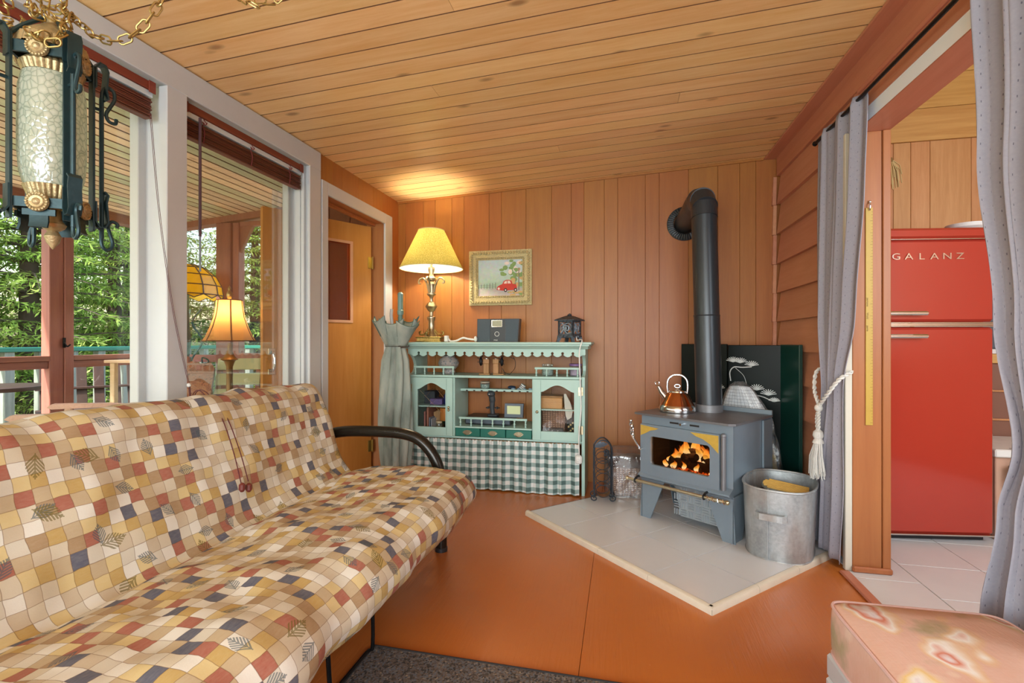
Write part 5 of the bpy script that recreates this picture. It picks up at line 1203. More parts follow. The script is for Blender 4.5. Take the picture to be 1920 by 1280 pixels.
# --- closed patio umbrella standing in the corner
t = NT('umbrella_cloth'); f = t.noise(t.coord('Object', (1, 1, .3)), 9, 5); M['umb'] = t.bsdf(t.ramp(f, [(.3, '66736A'), (.5, '96A096'), (.72, 'B2B4A6')]), .85, 0, f, .2)
um = thing('patio_umbrella', 'closed grey green patio umbrella tied up beside the hutch', 'umbrella', (-1.648, 3.38, 0))
def pleat(a, z, k): return 1 + k*(abs(sin(a*4.5+.6*sin(z*5)))-.55) + .06*sin(a*3+z*4)
def ucloth(u, v):
    a = 2*pi*u; z = .05+1.03*v; w = .070+.046*sin(pi*v**.75*.95)**.8
    w *= 1-.22*max(0, 1-abs(v-.985)/.10); f = pleat(a, z, .42)
    return (w*f*cos(a)-.012*(1-v), w*.62*f*sin(a), z)
mb = MB(); mb.grid(ucloth, 144, 34); mb.build('canopy', M['umb'], um)
hem = plain('hem_green', '50665C', .8)
NF = 7
for k in range(NF):
    a0 = 2*pi*k/NF+.25
    def flap(u, v, a0=a0, k=k):
        s_ = 2*u-1; aa = a0+s_*.50*(1+.25*v); rr_ = .078+.098*v-.026*(1-s_*s_)*v*(k % 2)+.012*sin(k*2.4)*v
        return (rr_*cos(aa), rr_*.62*sin(aa), 1.065+(.205+.02*sin(k*1.9))*v-.045*(1-s_*s_)*v*v)
    mb = MB(); mb.grid(flap, 12, 10); f_ = mb.build('valance_flap', M['umb'], um, angle=80)
    sol = f_.modifiers.new('thickness', 'SOLIDIFY'); sol.thickness = .004
    mb = MB(); mb.tube([flap(0, i/8) for i in range(3, 9)] + [flap(i/12, 1) for i in range(1, 13)] + [flap(1, i/8) for i in range(7, 2, -1)], .004, 5); mb.build('hem_piping', hem, f_)
mb = MB(); mb.tube([tuple(1.05*c if i < 2 else c for i, c in enumerate(ucloth(k/60, .985))) for k in range(60)], .005, 6, True); mb.tube([(.06, -.045, 1.055), (.12, -.065, 1.06), (.135, -.065, 1.07)], .005, 6); mb.build('tie_cord', plain('tie_brown', '4A4038', .8), um)
mb = MB(); mb.cyl((.03, .0, .0), (.035, .0, 1.30), .016, 12); mb.build('pole', plain('pole_green', '5F8078', .5), um)
MB().lathe([(.022, 1.30), (.024, 1.33), (.020, 1.335), (.020, 1.44), (.022, 1.455), (.012, 1.468)], 14, (.035, 0, 0)).build('pole_cap', plain('cap_teal', '6E9088', .4), um)
mb = MB(); mb.tube([(-.03, .02, 1.12), (-.055, .03, 1.30), (-.05, .03, 1.345)], .013, 8); mb.build('crank', plain('crank_grey', 'A8A8A8', .4), um)

# ============================================================ FUTON, RUG, FOOTSTOOL
from mathutils import noise as mn
# block-print cloth: patchwork of small squares with palm sprigs (UV in metres)
t = NT('patchwork_cloth'); uv = t.sep(t.coord('UV')); c_ = .039
wob = t.m('MULTIPLY', t.m('SUBTRACT', t.noise(t.coord('UV'), 14, 2), .5), .012)
U = t.m('DIVIDE', t.m('ADD', uv[0], wob), c_); V = t.m('DIVIDE', t.m('ADD', uv[1], wob), c_)
iu, iv = t.m('FLOOR', U), t.m('FLOOR', V)
h = t.m('FRACT', t.m('ADD', t.m('MULTIPLY', iu, .3819), t.m('MULTIPLY', iv, .2360)))
h = t.m('FRACT', t.m('ADD', h, t.m('MULTIPLY', t.wn(t.comb(t.m('FLOOR', t.m('DIVIDE', iu, 3.0)), t.m('FLOOR', t.m('DIVIDE', iv, 2.0)), 4.0)), .22)))
pal = t.ramp(h, [(.0, 'CFC4AC'), (.13, 'B8A27E'), (.25, 'E0DDD2'), (.38, 'A08058'), (.48, 'D2BC82'), (.58, '39425F'), (.645, 'C2B298'), (.75, '9E4C38'), (.84, 'B9984E'), (.91, 'CEC7B6')], 'CONSTANT')
strk = t.noise(t.coord('UV', (1, 3.5, 1)), 45, 4, .7); pal = t.mix(t.m('MULTIPLY', strk, .30), pal, lin('D6CCB6'))
fu, fv = t.m('FRACT', U), t.m('FRACT', V); edge_ = t.m('MINIMUM', t.m('MINIMUM', fu, t.m('SUBTRACT', 1.0, fu)), t.m('MINIMUM', fv, t.m('SUBTRACT', 1.0, fv)))
pal = t.mix(t.m('MULTIPLY', t.m('LESS_THAN', edge_, .022), .55), pal, lin('6E4C2C'))
def sprig(col, size, seed, dens, colr):
    gu = t.m('ADD', t.m('DIVIDE', uv[0], size), seed*.37); gv = t.m('ADD', t.m('DIVIDE', uv[1], size), seed*.61); cu, cv = t.m('FLOOR', gu), t.m('FLOOR', gv)
    r1 = t.wn(t.comb(cu, cv, seed)); r2 = t.wn(t.comb(cu, cv, seed+9.0))
    x = t.m('SUBTRACT', t.m('FRACT', gu), .5); y = t.m('SUBTRACT', t.m('FRACT', gv), .5)
    an = t.m('MULTIPLY', r1, 6.28); ca_, sa_ = t.m('COSINE', an), t.m('SINE', an)
    a = t.m('ADD', t.m('MULTIPLY', x, ca_), t.m('MULTIPLY', y, sa_)); b = t.m('ABSOLUTE', t.m('SUBTRACT', t.m('MULTIPLY', y, ca_), t.m('MULTIPLY', x, sa_)))
    # leaflets: sit between |b| < envelope and striped along a - b
    env = t.m('SUBTRACT', t.m('MULTIPLY', t.m('SINE', t.m('MULTIPLY', t.m('ADD', a, .27), 5.8)), .17), b); env2 = t.m('SUBTRACT', .27, t.m('ABSOLUTE', a))
    st = t.m('SINE', t.m('MULTIPLY', t.m('SUBTRACT', a, t.m('MULTIPLY', b, 1.3)), 72.0)); leaf = t.m('MULTIPLY', t.m('MULTIPLY', t.m('GREATER_THAN', env, 0), t.m('GREATER_THAN', env2, 0)), t.m('GREATER_THAN', st, -.35))
    leaf = t.m('MULTIPLY', leaf, t.m('LESS_THAN', b, .2))
    stem = t.m('MULTIPLY', t.m('LESS_THAN', b, .012), t.m('LESS_THAN', t.m('ABSOLUTE', a), .28)); msk = t.m('MULTIPLY', t.m('MAXIMUM', leaf, stem), t.m('LESS_THAN', r2, dens))
    return t.mix(t.m('MULTIPLY', msk, .72), col, lin(colr))
pal = sprig(pal, .108, 1.0, .42, '4F6068'); pal = sprig(pal, .13, 5.0, .22, '6E622C')
wv_ = t.noise(t.coord('UV'), 260, 2)
M['patch'] = t.bsdf(pal, .88, 0, wv_, .12, .002, .3)

fu_ = thing('futon', 'futon sofa covered in tan patchwork cloth with palm sprigs, black tube arms', 'sofa', (-1.2, 1.3, 0))
prof = [(-1.60, .33), (-1.70, .42), (-1.735, .60), (-1.735, .80), (-1.715, .855), (-1.665, .885), (-1.60, .878), (-1.555, .835), (-1.525, .76), (-1.49, .66), (-1.455, .56), (-1.415, .475), (-1.388, .432), (-1.365, .415), (-1.335, .432), (-1.27, .452), (-1.17, .463), (-1.05, .470), (-.93, .476), (-.83, .474), (-.755, .452), (-.705, .408), (-.692, .362), (-.708, .315), (-.76, .285), (-.90, .28), (-1.10, .285), (-1.35, .295)]
PP = [Vector((p.x, p.y)) for p in bez([(a, b, 0) for a, b in prof], 4)]
n = len(PP); cum = [0]
for i in range(1, n): cum.append(cum[-1]+(PP[i]-PP[i-1]).length)
NN = []
for i in range(n):
    d = (PP[min(i+1, n-1)]-PP[max(i-1, 0)]).normalized(); NN.append(Vector((d.y, -d.x)) * -1)
cen = Vector((-1.25, .40))
Y0, Y1, rE = .28, 2.335, .055
ys_ = [Y0+rE*(1-cos(pi/2*k/5)) for k in range(5)] + [Y0+rE+(Y1-Y0-2*rE)*k/120 for k in range(121)] + [Y1-rE*(1-cos(pi/2*(5-k)/5)) + 0 for k in range(1, 6)]
mb = MB(); vs = []; uvv = []
for j, y in enumerate(ys_):
    e = min(y-Y0, Y1-y); off = 0
    if e < rE: off = rE - math.sqrt(max(0, rE*rE-(rE-e)**2))
    for i in range(n):
        p = PP[i]; q = p - NN[i]*0
        nrm = NN[i]; s_ = cum[i]
        w = .017*mn.noise((p.x*6, y*5, p.y*6)) + .009*mn.noise((p.x*16, y*11, p.y*15+3))
        if -1.42 < p.x < -1.0 and p.y > .4: w += .020*sin(y*9+p.x*3)*mn.noise((y*2.5, p.x*3, 1))    # soft rolls near the crease
        if p.y > .8: w += .014*sin(y*24+p.x*9)*mn.noise((y*3, 2, 2))
        if p.x > -.95 and p.y > .3: w += .010*mn.noise((y*4, p.x*5, 7))
        q = p + nrm*(w - off)
        sag = .014*sin(pi*(y-Y0)/(Y1-Y0))*(1 if p.y < .5 else .3)
        vs.append((q.x+1.2, y-1.3, q.y-sag)); uvv.append((y*1.0, s_))
F = []
for j in range(len(ys_)-1):
    for i in range(n-1): F.append((j*n+i, j*n+i+1, (j+1)*n+i+1, (j+1)*n+i))
    F.append((j*n+n-1, j*n, (j+1)*n, (j+1)*n+n-1))
mb.add(vs, F, uvv)
b0 = len(ys_)-1
capuv = [(2.3+ (vs[b0*n+i][0]), vs[b0*n+i][2]) for i in range(n)]
mb.add([vs[b0*n+i] for i in range(n)], [tuple(range(n))], capuv); mb.add([vs[i] for i in range(n)], [tuple(range(n))], capuv)
mat_ = mb.build('covered_mattress', M['patch'], fu_, angle=60)
M['tube'] = plain('black_tube', '2A2620', .25, .4, .1, 20)
for Y_, nm in ((2.425, 1), (.19, 0)):
    L = lambda x, z: (x+1.2, Y_-1.3, z)
    mb = MB(); mb.tube(bez([L(-1.70, .03), L(-1.72, .30), L(-1.70, .46), L(-1.62, .565), L(-1.50, .603), L(-1.30, .612), L(-1.14, .606), L(-1.04, .572), L(-.965, .49), L(-.930, .39), L(-.925, .25), L(-.925, .012)], 6), .030, 14); arm = mb.build('arm', M['tube'], fu_)
    for x in (-1.70, -.925): MB().lathe([(.033, .0005), (.033, .02), (.031, .022)], 14, (x+1.2, Y_-1.3, 0)).build('foot_cap', M['blackp'], arm)
for x in (-1.55, -.98):
    mb = MB(); mb.box((x+1.2-.02, .20-1.3, .225), (x+1.2+.02, 2.42-1.3, .262), .004); mb.build('side_rail', M['black'], fu_)
for k in range(9):
    mb = MB(); mb.cyl((-1.56+1.2, .45+k*.21-1.3, .262), (-.90+1.2, .45+k*.21-1.3, .262), .008, 6); mb.build('mesh_slat', M['black'], fu_)
mb = MB(); mb.tube(bez([(-.86+1.2, 1.30-1.3, .26), (-.85+1.2, 1.31-1.3, .02), (-.87+1.2, 1.36-1.3, .012), (-.87+1.2, 1.55-1.3, .012), (-.86+1.2, 1.58-1.3, .03), (-.87+1.2, 1.59-1.3, .26)], 5), .007, 8); mb.build('wire_stand', M['black'], fu_)

# ---- rug
t = NT('tweed_rug'); cc = t.ramp(t.vor(t.coord('Object', (1, 1, 1)), 170, 'Color'), [(.2, '33302E'), (.5, '6A5A4C'), (.75, '5A6068'), (.95, '9A8468')]); M['rug'] = t.bsdf(cc, .95, 0, t.noise(t.coord('Object'), 300, 2), .6, .004)
rg = thing('rug', 'dark speckled tweed rug on the orange floor at the bottom edge', 'rug', (-.30, 1.05, 0), R(-.5))
MB().box((-.57, -.55, .0005), (.57, .548, .008), .003).build('pile', M['rug'], rg)
mb = MB(); mb.tube([(-.57, -.55, .006), (.57, -.55, .006), (.57, .548, .006), (-.57, .548, .006)], .006, 6, True); mb.build('binding', plain('rug_binding', '2C2826', .9), rg)

# ---- footstool with floral cushion
t = NT('floral_cloth'); v = t.coord('Object'); wvec = t.n('ShaderNodeVectorMath', operation='ADD'); nz = t.n('ShaderNodeTexNoise'); nz.inputs['Scale'].default_value = 9; t.t.links.new(v, nz.inputs['Vector'])
sc_ = t.n('ShaderNodeVectorMath', operation='SCALE'); t.t.links.new(nz.outputs['Color'], sc_.inputs[0]); sc_.inputs['Scale'].default_value = .16; t.t.links.new(t.coord('Object', (1.5, .8, 1), (0, 0, .7)), wvec.inputs[0]); t.t.links.new(sc_.outputs[0], wvec.inputs[1])
d = t.vor(wvec.outputs[0], 5.6); rn = t.vor(wvec.outputs[0], 5.6, 'Color'); r0 = t.sep(rn)[0]
hatch = t.noise(t.coord('Object', (60, 14, 14), (0, 0, .6)), 3, 2)
base = t.ramp(t.noise(v, 7, 3), [(.35, 'DBA48C'), (.55, 'E0B09C'), (.68, 'A89468')]); base = t.mix(t.m('MULTIPLY', hatch, .25), base, lin('C7B49A'))
fl1 = t.ramp(d, [(.05, 'A878B0'), (.16, 'B884B4'), (.22, 'F2F0EA'), (.33, 'EBCB6C'), (.42, 'F0E4CC')]); fl2 = t.ramp(d, [(.05, 'D8CBE0'), (.12, 'E8E4E8'), (.20, 'D5683C'), (.30, 'F2EEE6'), (.40, 'E6C070')])
fl_c = t.mix(t.m('GREATER_THAN', r0, .5), fl1, fl2); msk = t.m('MULTIPLY', t.ramp(d, [(.30, (255,255,255)), (.46, (0,0,0))]), t.m('GREATER_THAN', t.sep(rn)[1], .22)); cc = t.mix(t.m('MULTIPLY', msk, .9), base, fl_c); cc = t.mix(t.m('MULTIPLY', t.noise(t.coord('Object', (30, 90, 30)), 2, 2), .2), cc, lin('F2E8E0'))
M['floral'] = t.bsdf(cc, .85, 0, hatch, .1)
ot = thing('footstool', 'white based footstool with pink floral cushion in the bottom right corner', 'footstool', (.755, 1.125, 0), R(1.5))
hx_, hy_ = .205, .365
def cush(u, v):
    pass
mb = MB()
def supq(th, rx, ry, e): c0, s0 = cos(th), sin(th); return rx*math.copysign(abs(c0)**(2/e), c0), ry*math.copysign(abs(s0)**(2/e), s0)
rings = [(.90, .262), (.985, .268), (1.0, .285), (1.005, .33), (1.0, .375), (.985, .393), (.95, .402), (.8, .409), (.5, .414), (.02, .416)]
mb.grid(lambda u, v: (lambda q: (q[0], q[1], rings[round(v*9)][1]+.004*sin(u*37)*(.3 < v < .6)))(supq(2*pi*u, hx_*rings[round(v*9)][0], hy_*rings[round(v*9)][0], 14)), 96, 9); mb.build('cushion', M['floral'], ot, angle=50)
for z in (.270, .396):
    mb = MB(); mb.tube([(*supq(2*pi*k/96, hx_*.992, hy_*.992, 14), z) for k in range(96)], .004, 6, True); mb.build('piping', plain('piping_pink_%d' % int(z*100), 'D9B4AC', .8), ot)
MB().box((-.205, -.355, .20), (.205, .355, .262), .006).build('apron', M['white'], ot)
for sx in (-1, 1):
    for sy in (-1, 1): MB().box((sx*.18-.028, sy*.325-.028, .0005), (sx*.18+.028, sy*.325+.028, .20), .006).build('leg', M['white'], ot)

# ============================================================ CURTAINS, ROD, YARDSTICK
t = NT('grey_curtain_cloth'); uv = t.sep(t.coord('UV')); a = t.m('MULTIPLY', uv[0], 20.0); row = t.m('FLOOR', a); b = t.m('ADD', t.m('MULTIPLY', uv[1], 24.0), t.m('MULTIPLY', row, .5))
fa = t.m('ABSOLUTE', t.m('SUBTRACT', t.m('FRACT', a), .5)); fb = t.m('ABSOLUTE', t.m('SUBTRACT', t.m('FRACT', b), .5)); dot = t.m('MULTIPLY', t.m('LESS_THAN', fa, .04), t.m('LESS_THAN', fb, .075))
nn_ = t.noise(t.coord('Object'), 120, 2); base = t.mix(nn_, lin('928F9A'), lin('A09DA6')); cc = t.mix(t.m('MULTIPLY', dot, .7), base, lin('4A4658'))
M['curtain'] = t.bsdf(cc, .85, 0, nn_, .08, .002, .2)
def interp(tab, z):
    tab = sorted(tab)
    if z <= tab[0][0]: return tab[0][1]
    for (a, b), (c, d) in zip(tab, tab[1:]):
        if z <= c: u = (z-a)/(c-a); u = u*u*(3-2*u); return b+(d-b)*u
    return tab[-1][1]
def curtain(name, label, left, right, xs, z0, z1, folds, amp, width_m, loc, seed):
    o = thing(name, label, 'curtain', loc)
    def fn(u, v):
        z = z0+(z1-z0)*v; a, b = interp(left, z), interp(right, z); f = folds; ph = seed+.5*sin(z*2+seed)
        k = abs(a-b)/max(1e-3, abs(interp(left, z1)-interp(right, z1)))
        w = sin(u*2*pi*f+ph)+.35*sin(u*2*pi*f*2.3+ph*2+z*.8); yy = a+(b-a)*u+.012*sin(u*2*pi*f*1.0+1.1+ph); xx = interp(xs, z)+amp*w*(.55+.45*k) 
        if v > .985: xx = interp(xs, z)+amp*.6*w
        return (xx-loc[0], yy-loc[1], z-loc[2])
    mb = MB(); mb.grid(fn, 150, 60, (width_m, z1-z0)); c = mb.build('cloth', M['curtain'], o, angle=80)
    sol = c.modifiers.new('thickness', 'SOLIDIFY'); sol.thickness = .003; sol.offset = 0
    mb = MB(); mb.grid(lambda u, v: tuple(q+(.0022 if i == 0 else 0) for i, q in enumerate(fn(u, .955+.045*v))), 150, 3, (width_m, .1)); hd_ = mb.build('header_tape', M['curtain'], o, angle=80)
    return o, fn
c1, f1 = curtain('curtain', 'grey dotted curtain gathered by a tasselled white cord beside the yardstick', [(0, 2.965), (.35, 2.96), (.86, 2.835), (1.25, 2.955), (1.9, 2.975), (2.23, 2.972)], [(0, 2.60), (.4, 2.575), (.86, 2.60), (1.2, 2.52), (1.8, 2.455), (2.23, 2.44)],
    [(0, 1.005), (.5, 1.012), (.9, 1.018), (1.3, 1.035), (2.2, 1.048)], .045, 2.215, 3.3, .018, 1.3, (1.04, 2.75, 0), .6)
c2, f2 = curtain('curtain', 'grey dotted curtain at the right edge drawn in above the footstool', [(0, 1.735), (.3, 1.71), (.62, 1.635), (.82, 1.575), (1.16, 1.655), (1.65, 1.738), (2.2, 1.775)], [(0, 1.0), (.62, 1.25), (.82, 1.30), (1.2, 1.2), (2.2, 1.0)],
    [(0, 1.035), (.9, 1.03), (2.2, 1.045)], .03, 2.215, 6.5, .020, 1.6, (1.04, 1.4, 0), 2.2)
rod = thing('curtain_rod', 'thin black curtain rod above the kitchen doorway', 'rod', (1.048, 1.9, 2.196))
MB().cyl((0, -1.2, 0), (0, 1.10, 0), .0085, 12).build('bar', M['black'], rod); MB().ball((0, 1.108, 0), .014).build('end_knob', M['black'], rod)
for y in (1.04, -.6): mb = MB(); mb.cyl((0, y, 0), (.046, y, .0), .006, 8); mb.box((.040, y-.012, -.02), (.0462, y+.012, .02)); mb.build('bracket', M['black'], rod)
M['silk'] = plain('white_silk_cord', 'DAD8D2', .6, 0, .15, 200, .5)
tt = thing('tassel_tieback', 'white twisted cord tieback with a long fringed tassel on the curtain', 'tieback', (.985, 2.74, .86))
def twist(P, r, name):
    P = bez(P, 10); m = len(P)
    for ph in (0, pi):
        pts = []
        for i, p in enumerate(P):
            d = (P[min(i+1, m-1)]-P[max(i-1, 0)]).normalized(); a = d.cross(Vector((1, 0, .01))).normalized(); b = d.cross(a); th = i*1.1+ph; pts.append(p+a*cos(th)*r+b*sin(th)*r)
        mb = MB(); mb.tube(pts, r, 6); mb.build(name, M['silk'], tt)
twist([(.075, -.155, .10), (.02, -.150, .06), (-.008, -.10, -.01), (-.012, -.02, -.07), (-.012, .0, -.09)], .0055, 'cord_strand')
twist([(.075, .135, .11), (.02, .125, .08), (-.008, .07, -.01), (-.012, .01, -.07), (-.012, .0, -.09)], .0055, 'cord_strand')
MB().ball((-.014, 0, -.095), .020, 12, 8).build('knot', M['silk'], tt)
for dy in (-.012, .012): twist([(-.014, dy*.3, -.10), (-.018, dy, -.15), (-.016, dy*.4, -.215)], .005, 'cord_strand')
MB().lathe([(.012, -.205), (.022, -.215), (.025, -.235), (.018, -.25), (.024, -.262), (.027, -.272)], 16, (-.016, 0, 0)).build('tassel_head', M['silk'], tt)
mb = MB(); r_ = random.Random(3)
for k in range(110):
    a = r_.random()*6.28; q = math.sqrt(r_.random()); b0_ = Vector((-.016+.022*q*cos(a)*.7, .024*q*sin(a), -.268)); e_ = Vector((-.016+.032*q*cos(a)-.004, .062*q*sin(a)+.006, -.435-.03*r_.random()+.035*abs(q*sin(a)))); mb.tube([b0_, (b0_+e_)/2+Vector((-.008*q, .012*q*sin(a), .01)), e_], .0022, 4)
mb.build('tassel_fringe', M['silk'], tt)
M['yellow'] = plain('yellow_rule', 'BD9A40', .45, 0, .1, 20)
yd = thing('yardstick', 'yellow wooden yardstick hanging on the doorway jamb', 'yardstick', (1.150, 2.6385, .702))
MB().box((-.0150, -.0045, 0), (.0150, -.0005, 1.034), .001).build('stick', M['yellow'], yd)
mb = MB(); mb.smooth = False
for k in range(72):
    L_ = .010 if k % 4 == 0 else .005; z = .012+k*.0141; mb.box((.0135-L_, -.0050, z-.0006), (.0135, -.00451, z+.0006))
mb.build('graduations', plain('rule_ink', '6A4A20', .7), yd)
mb = MB()
for txt, z in (('pertone', .585), ('Wold', .52), ('parte', .46)): text_mesh(mb, txt, Matrix.Translation((-.008, -.0049, z)) @ Matrix.Rotation(R(90), 4, 'X') @ Matrix.Rotation(R(-90), 4, 'Z'), .013, .0003)
mb.build('lettering', bpy.data.materials['rule_ink'], yd)
mb = MB(); mb.tube(bez([(0, .000, 1.055), (0, -.010, 1.052), (0, -.012, 1.035), (.0, -.007, 1.02)], 4), .003, 6); mb.ball((.003, -.003, 1.062), .007, 8, 6); mb.build('hook', M['silver'], yd)

# ============================================================ BLINDS
M['bamboo'] = wood('bamboo_blind', '6E3A26', '512A1C', 'y', .5, False, 3, .2, .1)
M['blind_red'] = wood('blind_headrail', '8A4028', '74301E', 'y', .45, False, 1, .05, .05)
for (a, b, lab) in ((1.782, 2.618, 'raised brown bamboo blind in the window nearest the door'), (-.62, 1.655, 'raised brown bamboo blind in the wide window behind the lantern')):
    bl = thing('bamboo_blind', lab, 'blind', (XL-.05, (a+b)/2, 2.02)); hl = (b-a)/2
    MB().box((.006, -hl, .116), (.024, hl, .150), .002).build('headrail', M['blind_red'], bl); MB().box((.025, -hl, .104), (.029, -hl+.03, .152), .001).build('end_cap', M['blind_red'], bl); MB().box((.025, hl-.03, .104), (.029, hl, .152), .001).build('end_cap', M['blind_red'], bl)
    MB().box((-.022, -hl+.004, .090), (.018, hl-.004, .114), .002).build('metal_rail', plain('pale_metal', 'D5DEE4', .3, .3, .05), bl)
    for k in range(10):
        zz = .002+k*.0082; MB().box((-.020+.004*sin(k*2.0), -hl+.006+.003*(k % 3), zz), (.016+.003*sin(k*1.7), hl-.006-.003*(k % 2), zz+.0066), .002).build('slat', M['bamboo'], bl)
    for yy in (-hl*.72, hl*.72, 0):
        mb = MB(); mb.tube(bez([(.022, yy, .11), (.030, yy+.008, .09), (.022, yy-.006, .08), (.027, yy, .05), (.02, yy, .0)], 4), .002, 5); mb.tube([(.028+.008*cos(q), yy+.01*sin(q), .092+.004*sin(q*2)) for q in [i*.7 for i in range(9)]], .002, 5); mb.build('cord_knot', plain('red_cord_%s%d' % (lab[-4:], int(yy*100)), '7A3030', .7), bl)
wnd = thing('blind_wand', 'dark slim tilt wand hanging from the blind near the white post', 'wand', (XL-.014, 1.865, 1.40)); MB().cyl((0, 0, .18), (0, 0, .72), .0062, 8).build('rod', plain('wand_brown', '5A4048', .4), wnd); MB().cyl((0, 0, .02), (0, 0, .18), .0045, 8).build('clear_tip', plain('wand_tip', '8A97A0', .2), wnd)
pcord = thing('blind_pull_cord', 'dark red blind pull cord hooked on the post with wooden tassels on the futon', 'cord', (XL+.02, 1.60, .73))
mb = MB()
for dx in (0, .006):
    mb.tube(bez([(-.01, .0+dx, 1.29), (.0, .03+dx, .90), (.004, .09+dx, .50), (.006, .165+dx, .18)], 8), .0011, 5)
    mb.tube(bez([(.006, .165+dx, .18), (.03, .155+dx, .10), (.10, .10+dx*2, .155), (.17, .07+dx*3, .163), (.30, .03+dx*4, .075), (.385, .0+dx*5, -.05), (.44, -.02+dx*6, -.17)], 8), .0020, 5)
mb.build('cords', plain('dark_red_cord', '5A2226', .7), pcord)
MB().ball((.008, .165, .18), .009, 8, 6).build('cleat', M['cord'], pcord)
for dy in (0, .035): MB().lathe([(.004, 0), (.011, -.006), (.012, -.025), (.006, -.034)], 10, (.443, -.02+dy, -.165-.3*dy)).build('tassel', plain('tassel_wood_%d' % int(dy*1000), '6A2A22', .5), pcord)

# ============================================================ SWAG LANTERN AND CHAIN
t = NT('crackle_glass'); ed = t.vor(t.coord('Object', (1, 1, .8)), 85, 'Distance', 'DISTANCE_TO_EDGE'); rg_ = t.ramp(ed, [(.0, 'A4B2A0'), (.08, 'D2DAC8'), (.4, 'E6EADA')])
df = t.n('ShaderNodeBsdfDiffuse'); t.set(df.inputs[0], rg_); tl = t.n('ShaderNodeBsdfTranslucent'); t.set(tl.inputs[0], rg_); gl = t.n('ShaderNodeBsdfGlossy'); gl.inputs['Roughness'].default_value = .12
bp = t.n('ShaderNodeBump'); bp.inputs['Strength'].default_value = .5; bp.inputs['Distance'].default_value = .004; t.t.links.new(ed, bp.inputs['Height']); t.t.links.new(bp.outputs[0], gl.inputs['Normal'])
m1 = t.n('ShaderNodeMixShader'); m1.inputs[0].default_value = .6; t.t.links.new(df.outputs[0], m1.inputs[1]); t.t.links.new(tl.outputs[0], m1.inputs[2]); m2 = t.n('ShaderNodeMixShader'); m2.inputs[0].default_value = .10; t.t.links.new(m1.outputs[0], m2.inputs[1]); t.t.links.new(gl.outputs[0], m2.inputs[2]); t.t.links.new(m2.outputs[0], t.out.inputs[0]); M['crackle'] = t.mat
sl = thing('swag_lantern', 'hanging green iron swag lantern with crackle glass cylinder and gilt rosettes', 'lamp', (-1.308, .886, 1.325), R(55.6))
MB().lathe([(.036, .125), (.050, .136), (.058, .165), (.0615, .22), (.0615, .30), (.060, .36), (.054, .392), (.042, .402)], 40, closed=True).build('glass_cylinder', M['crackle'], sl)
M['gold'] = plain('gilt_metal', 'A8946C', .42, .55, .35, 90, .6)
def fluted(r0, r1, z0, z1, nm):
    mb = MB(); mb.grid(lambda u, v: ((r0+(r1-r0)*v+.003*abs(sin(u*pi*28)))*cos(2*pi*u), (r0+(r1-r0)*v+.003*abs(sin(u*pi*28)))*sin(2*pi*u), z0+(z1-z0)*v), 168, 4); mb.build(nm, M['gold'], sl)
fluted(.050, .057, .395, .414, 'gilt_collar'); fluted(.057, .040, .414, .432, 'gilt_collar'); fluted(.040, .050, .108, .135, 'gilt_cup'); fluted(.028, .040, .09, .108, 'gilt_cup')
fluted(.066, .060, .448, .474, 'gilt_crown'); MB().lathe([(.060, .474), (.048, .49), (.03, .505), (.012, .52), (.012, .535)], 24).build('gilt_dome', M['gold'], sl)
C4 = [(-.071, -.027), (.027, -.071), (.071, .027), (-.027, .071)]
for i, (x, y) in enumerate(C4):
    d = Vector((x, y, 0)).normalized(); tn = Vector((-d.y, d.x, 0)); o_ = Vector((x, y, 0))
    mb = MB(); mb.strap([o_+Vector((0, 0, .05)), o_+Vector((0, 0, .46))], .021, .005, tn); mb.build('upright_strap', M['iron'], sl)
    for zt, sg in ((.46, 1), (.075, -1)):
        mb = MB(); mb.strap([o_+d*q*1.0+Vector((0, 0, zt+sg*w)) for q, w in ((.004, -.05), (.004, .0), (.012, .014), (.024, .012), (.030, -.002), (.026, -.05), (.030, -.07), (.022, -.078))], .026, .004, tn); mb.build('scroll_band', M['iron'], sl)
    # slender outer rod with S scrolls
    e = d*.020; mb = MB(); mb.cyl(o_+e+Vector((0, 0, .035)), o_+e+Vector((0, 0, .39)), .005, 8); q0 = o_+e
    for zt, sg in ((.39, 1), (.035, -1)):
        P = [q0+d*a+Vector((0, 0, zt+sg*b)) for a, b in ((0, -.02), (.002, .018), (.012, .034), (.026, .028), (.028, .008), (.018, -.016), (.010, -.036), (.016, -.052), (.030, -.052), (.032, -.040))]
        if sg < 0: P = [q0+d*a+Vector((0, 0, zt-b)) for a, b in ((0, -.02), (.0, .012), (.008, .026), (.020, .022), (.024, .006), (.018, -.016), (.014, -.036), (.022, -.048), (.034, -.044), (.033, -.034))]
        mb.tube(bez(P, 5), .0042, 7)
    mb.tube([o_+Vector((0, 0, .36)), o_+e+Vector((0, 0, .36))], .004, 6); mb.tube([o_+Vector((0, 0, .075)), o_+e+Vector((0, 0, .055))], .004, 6); mb.build('outer_scroll_rod', M['iron'], sl)
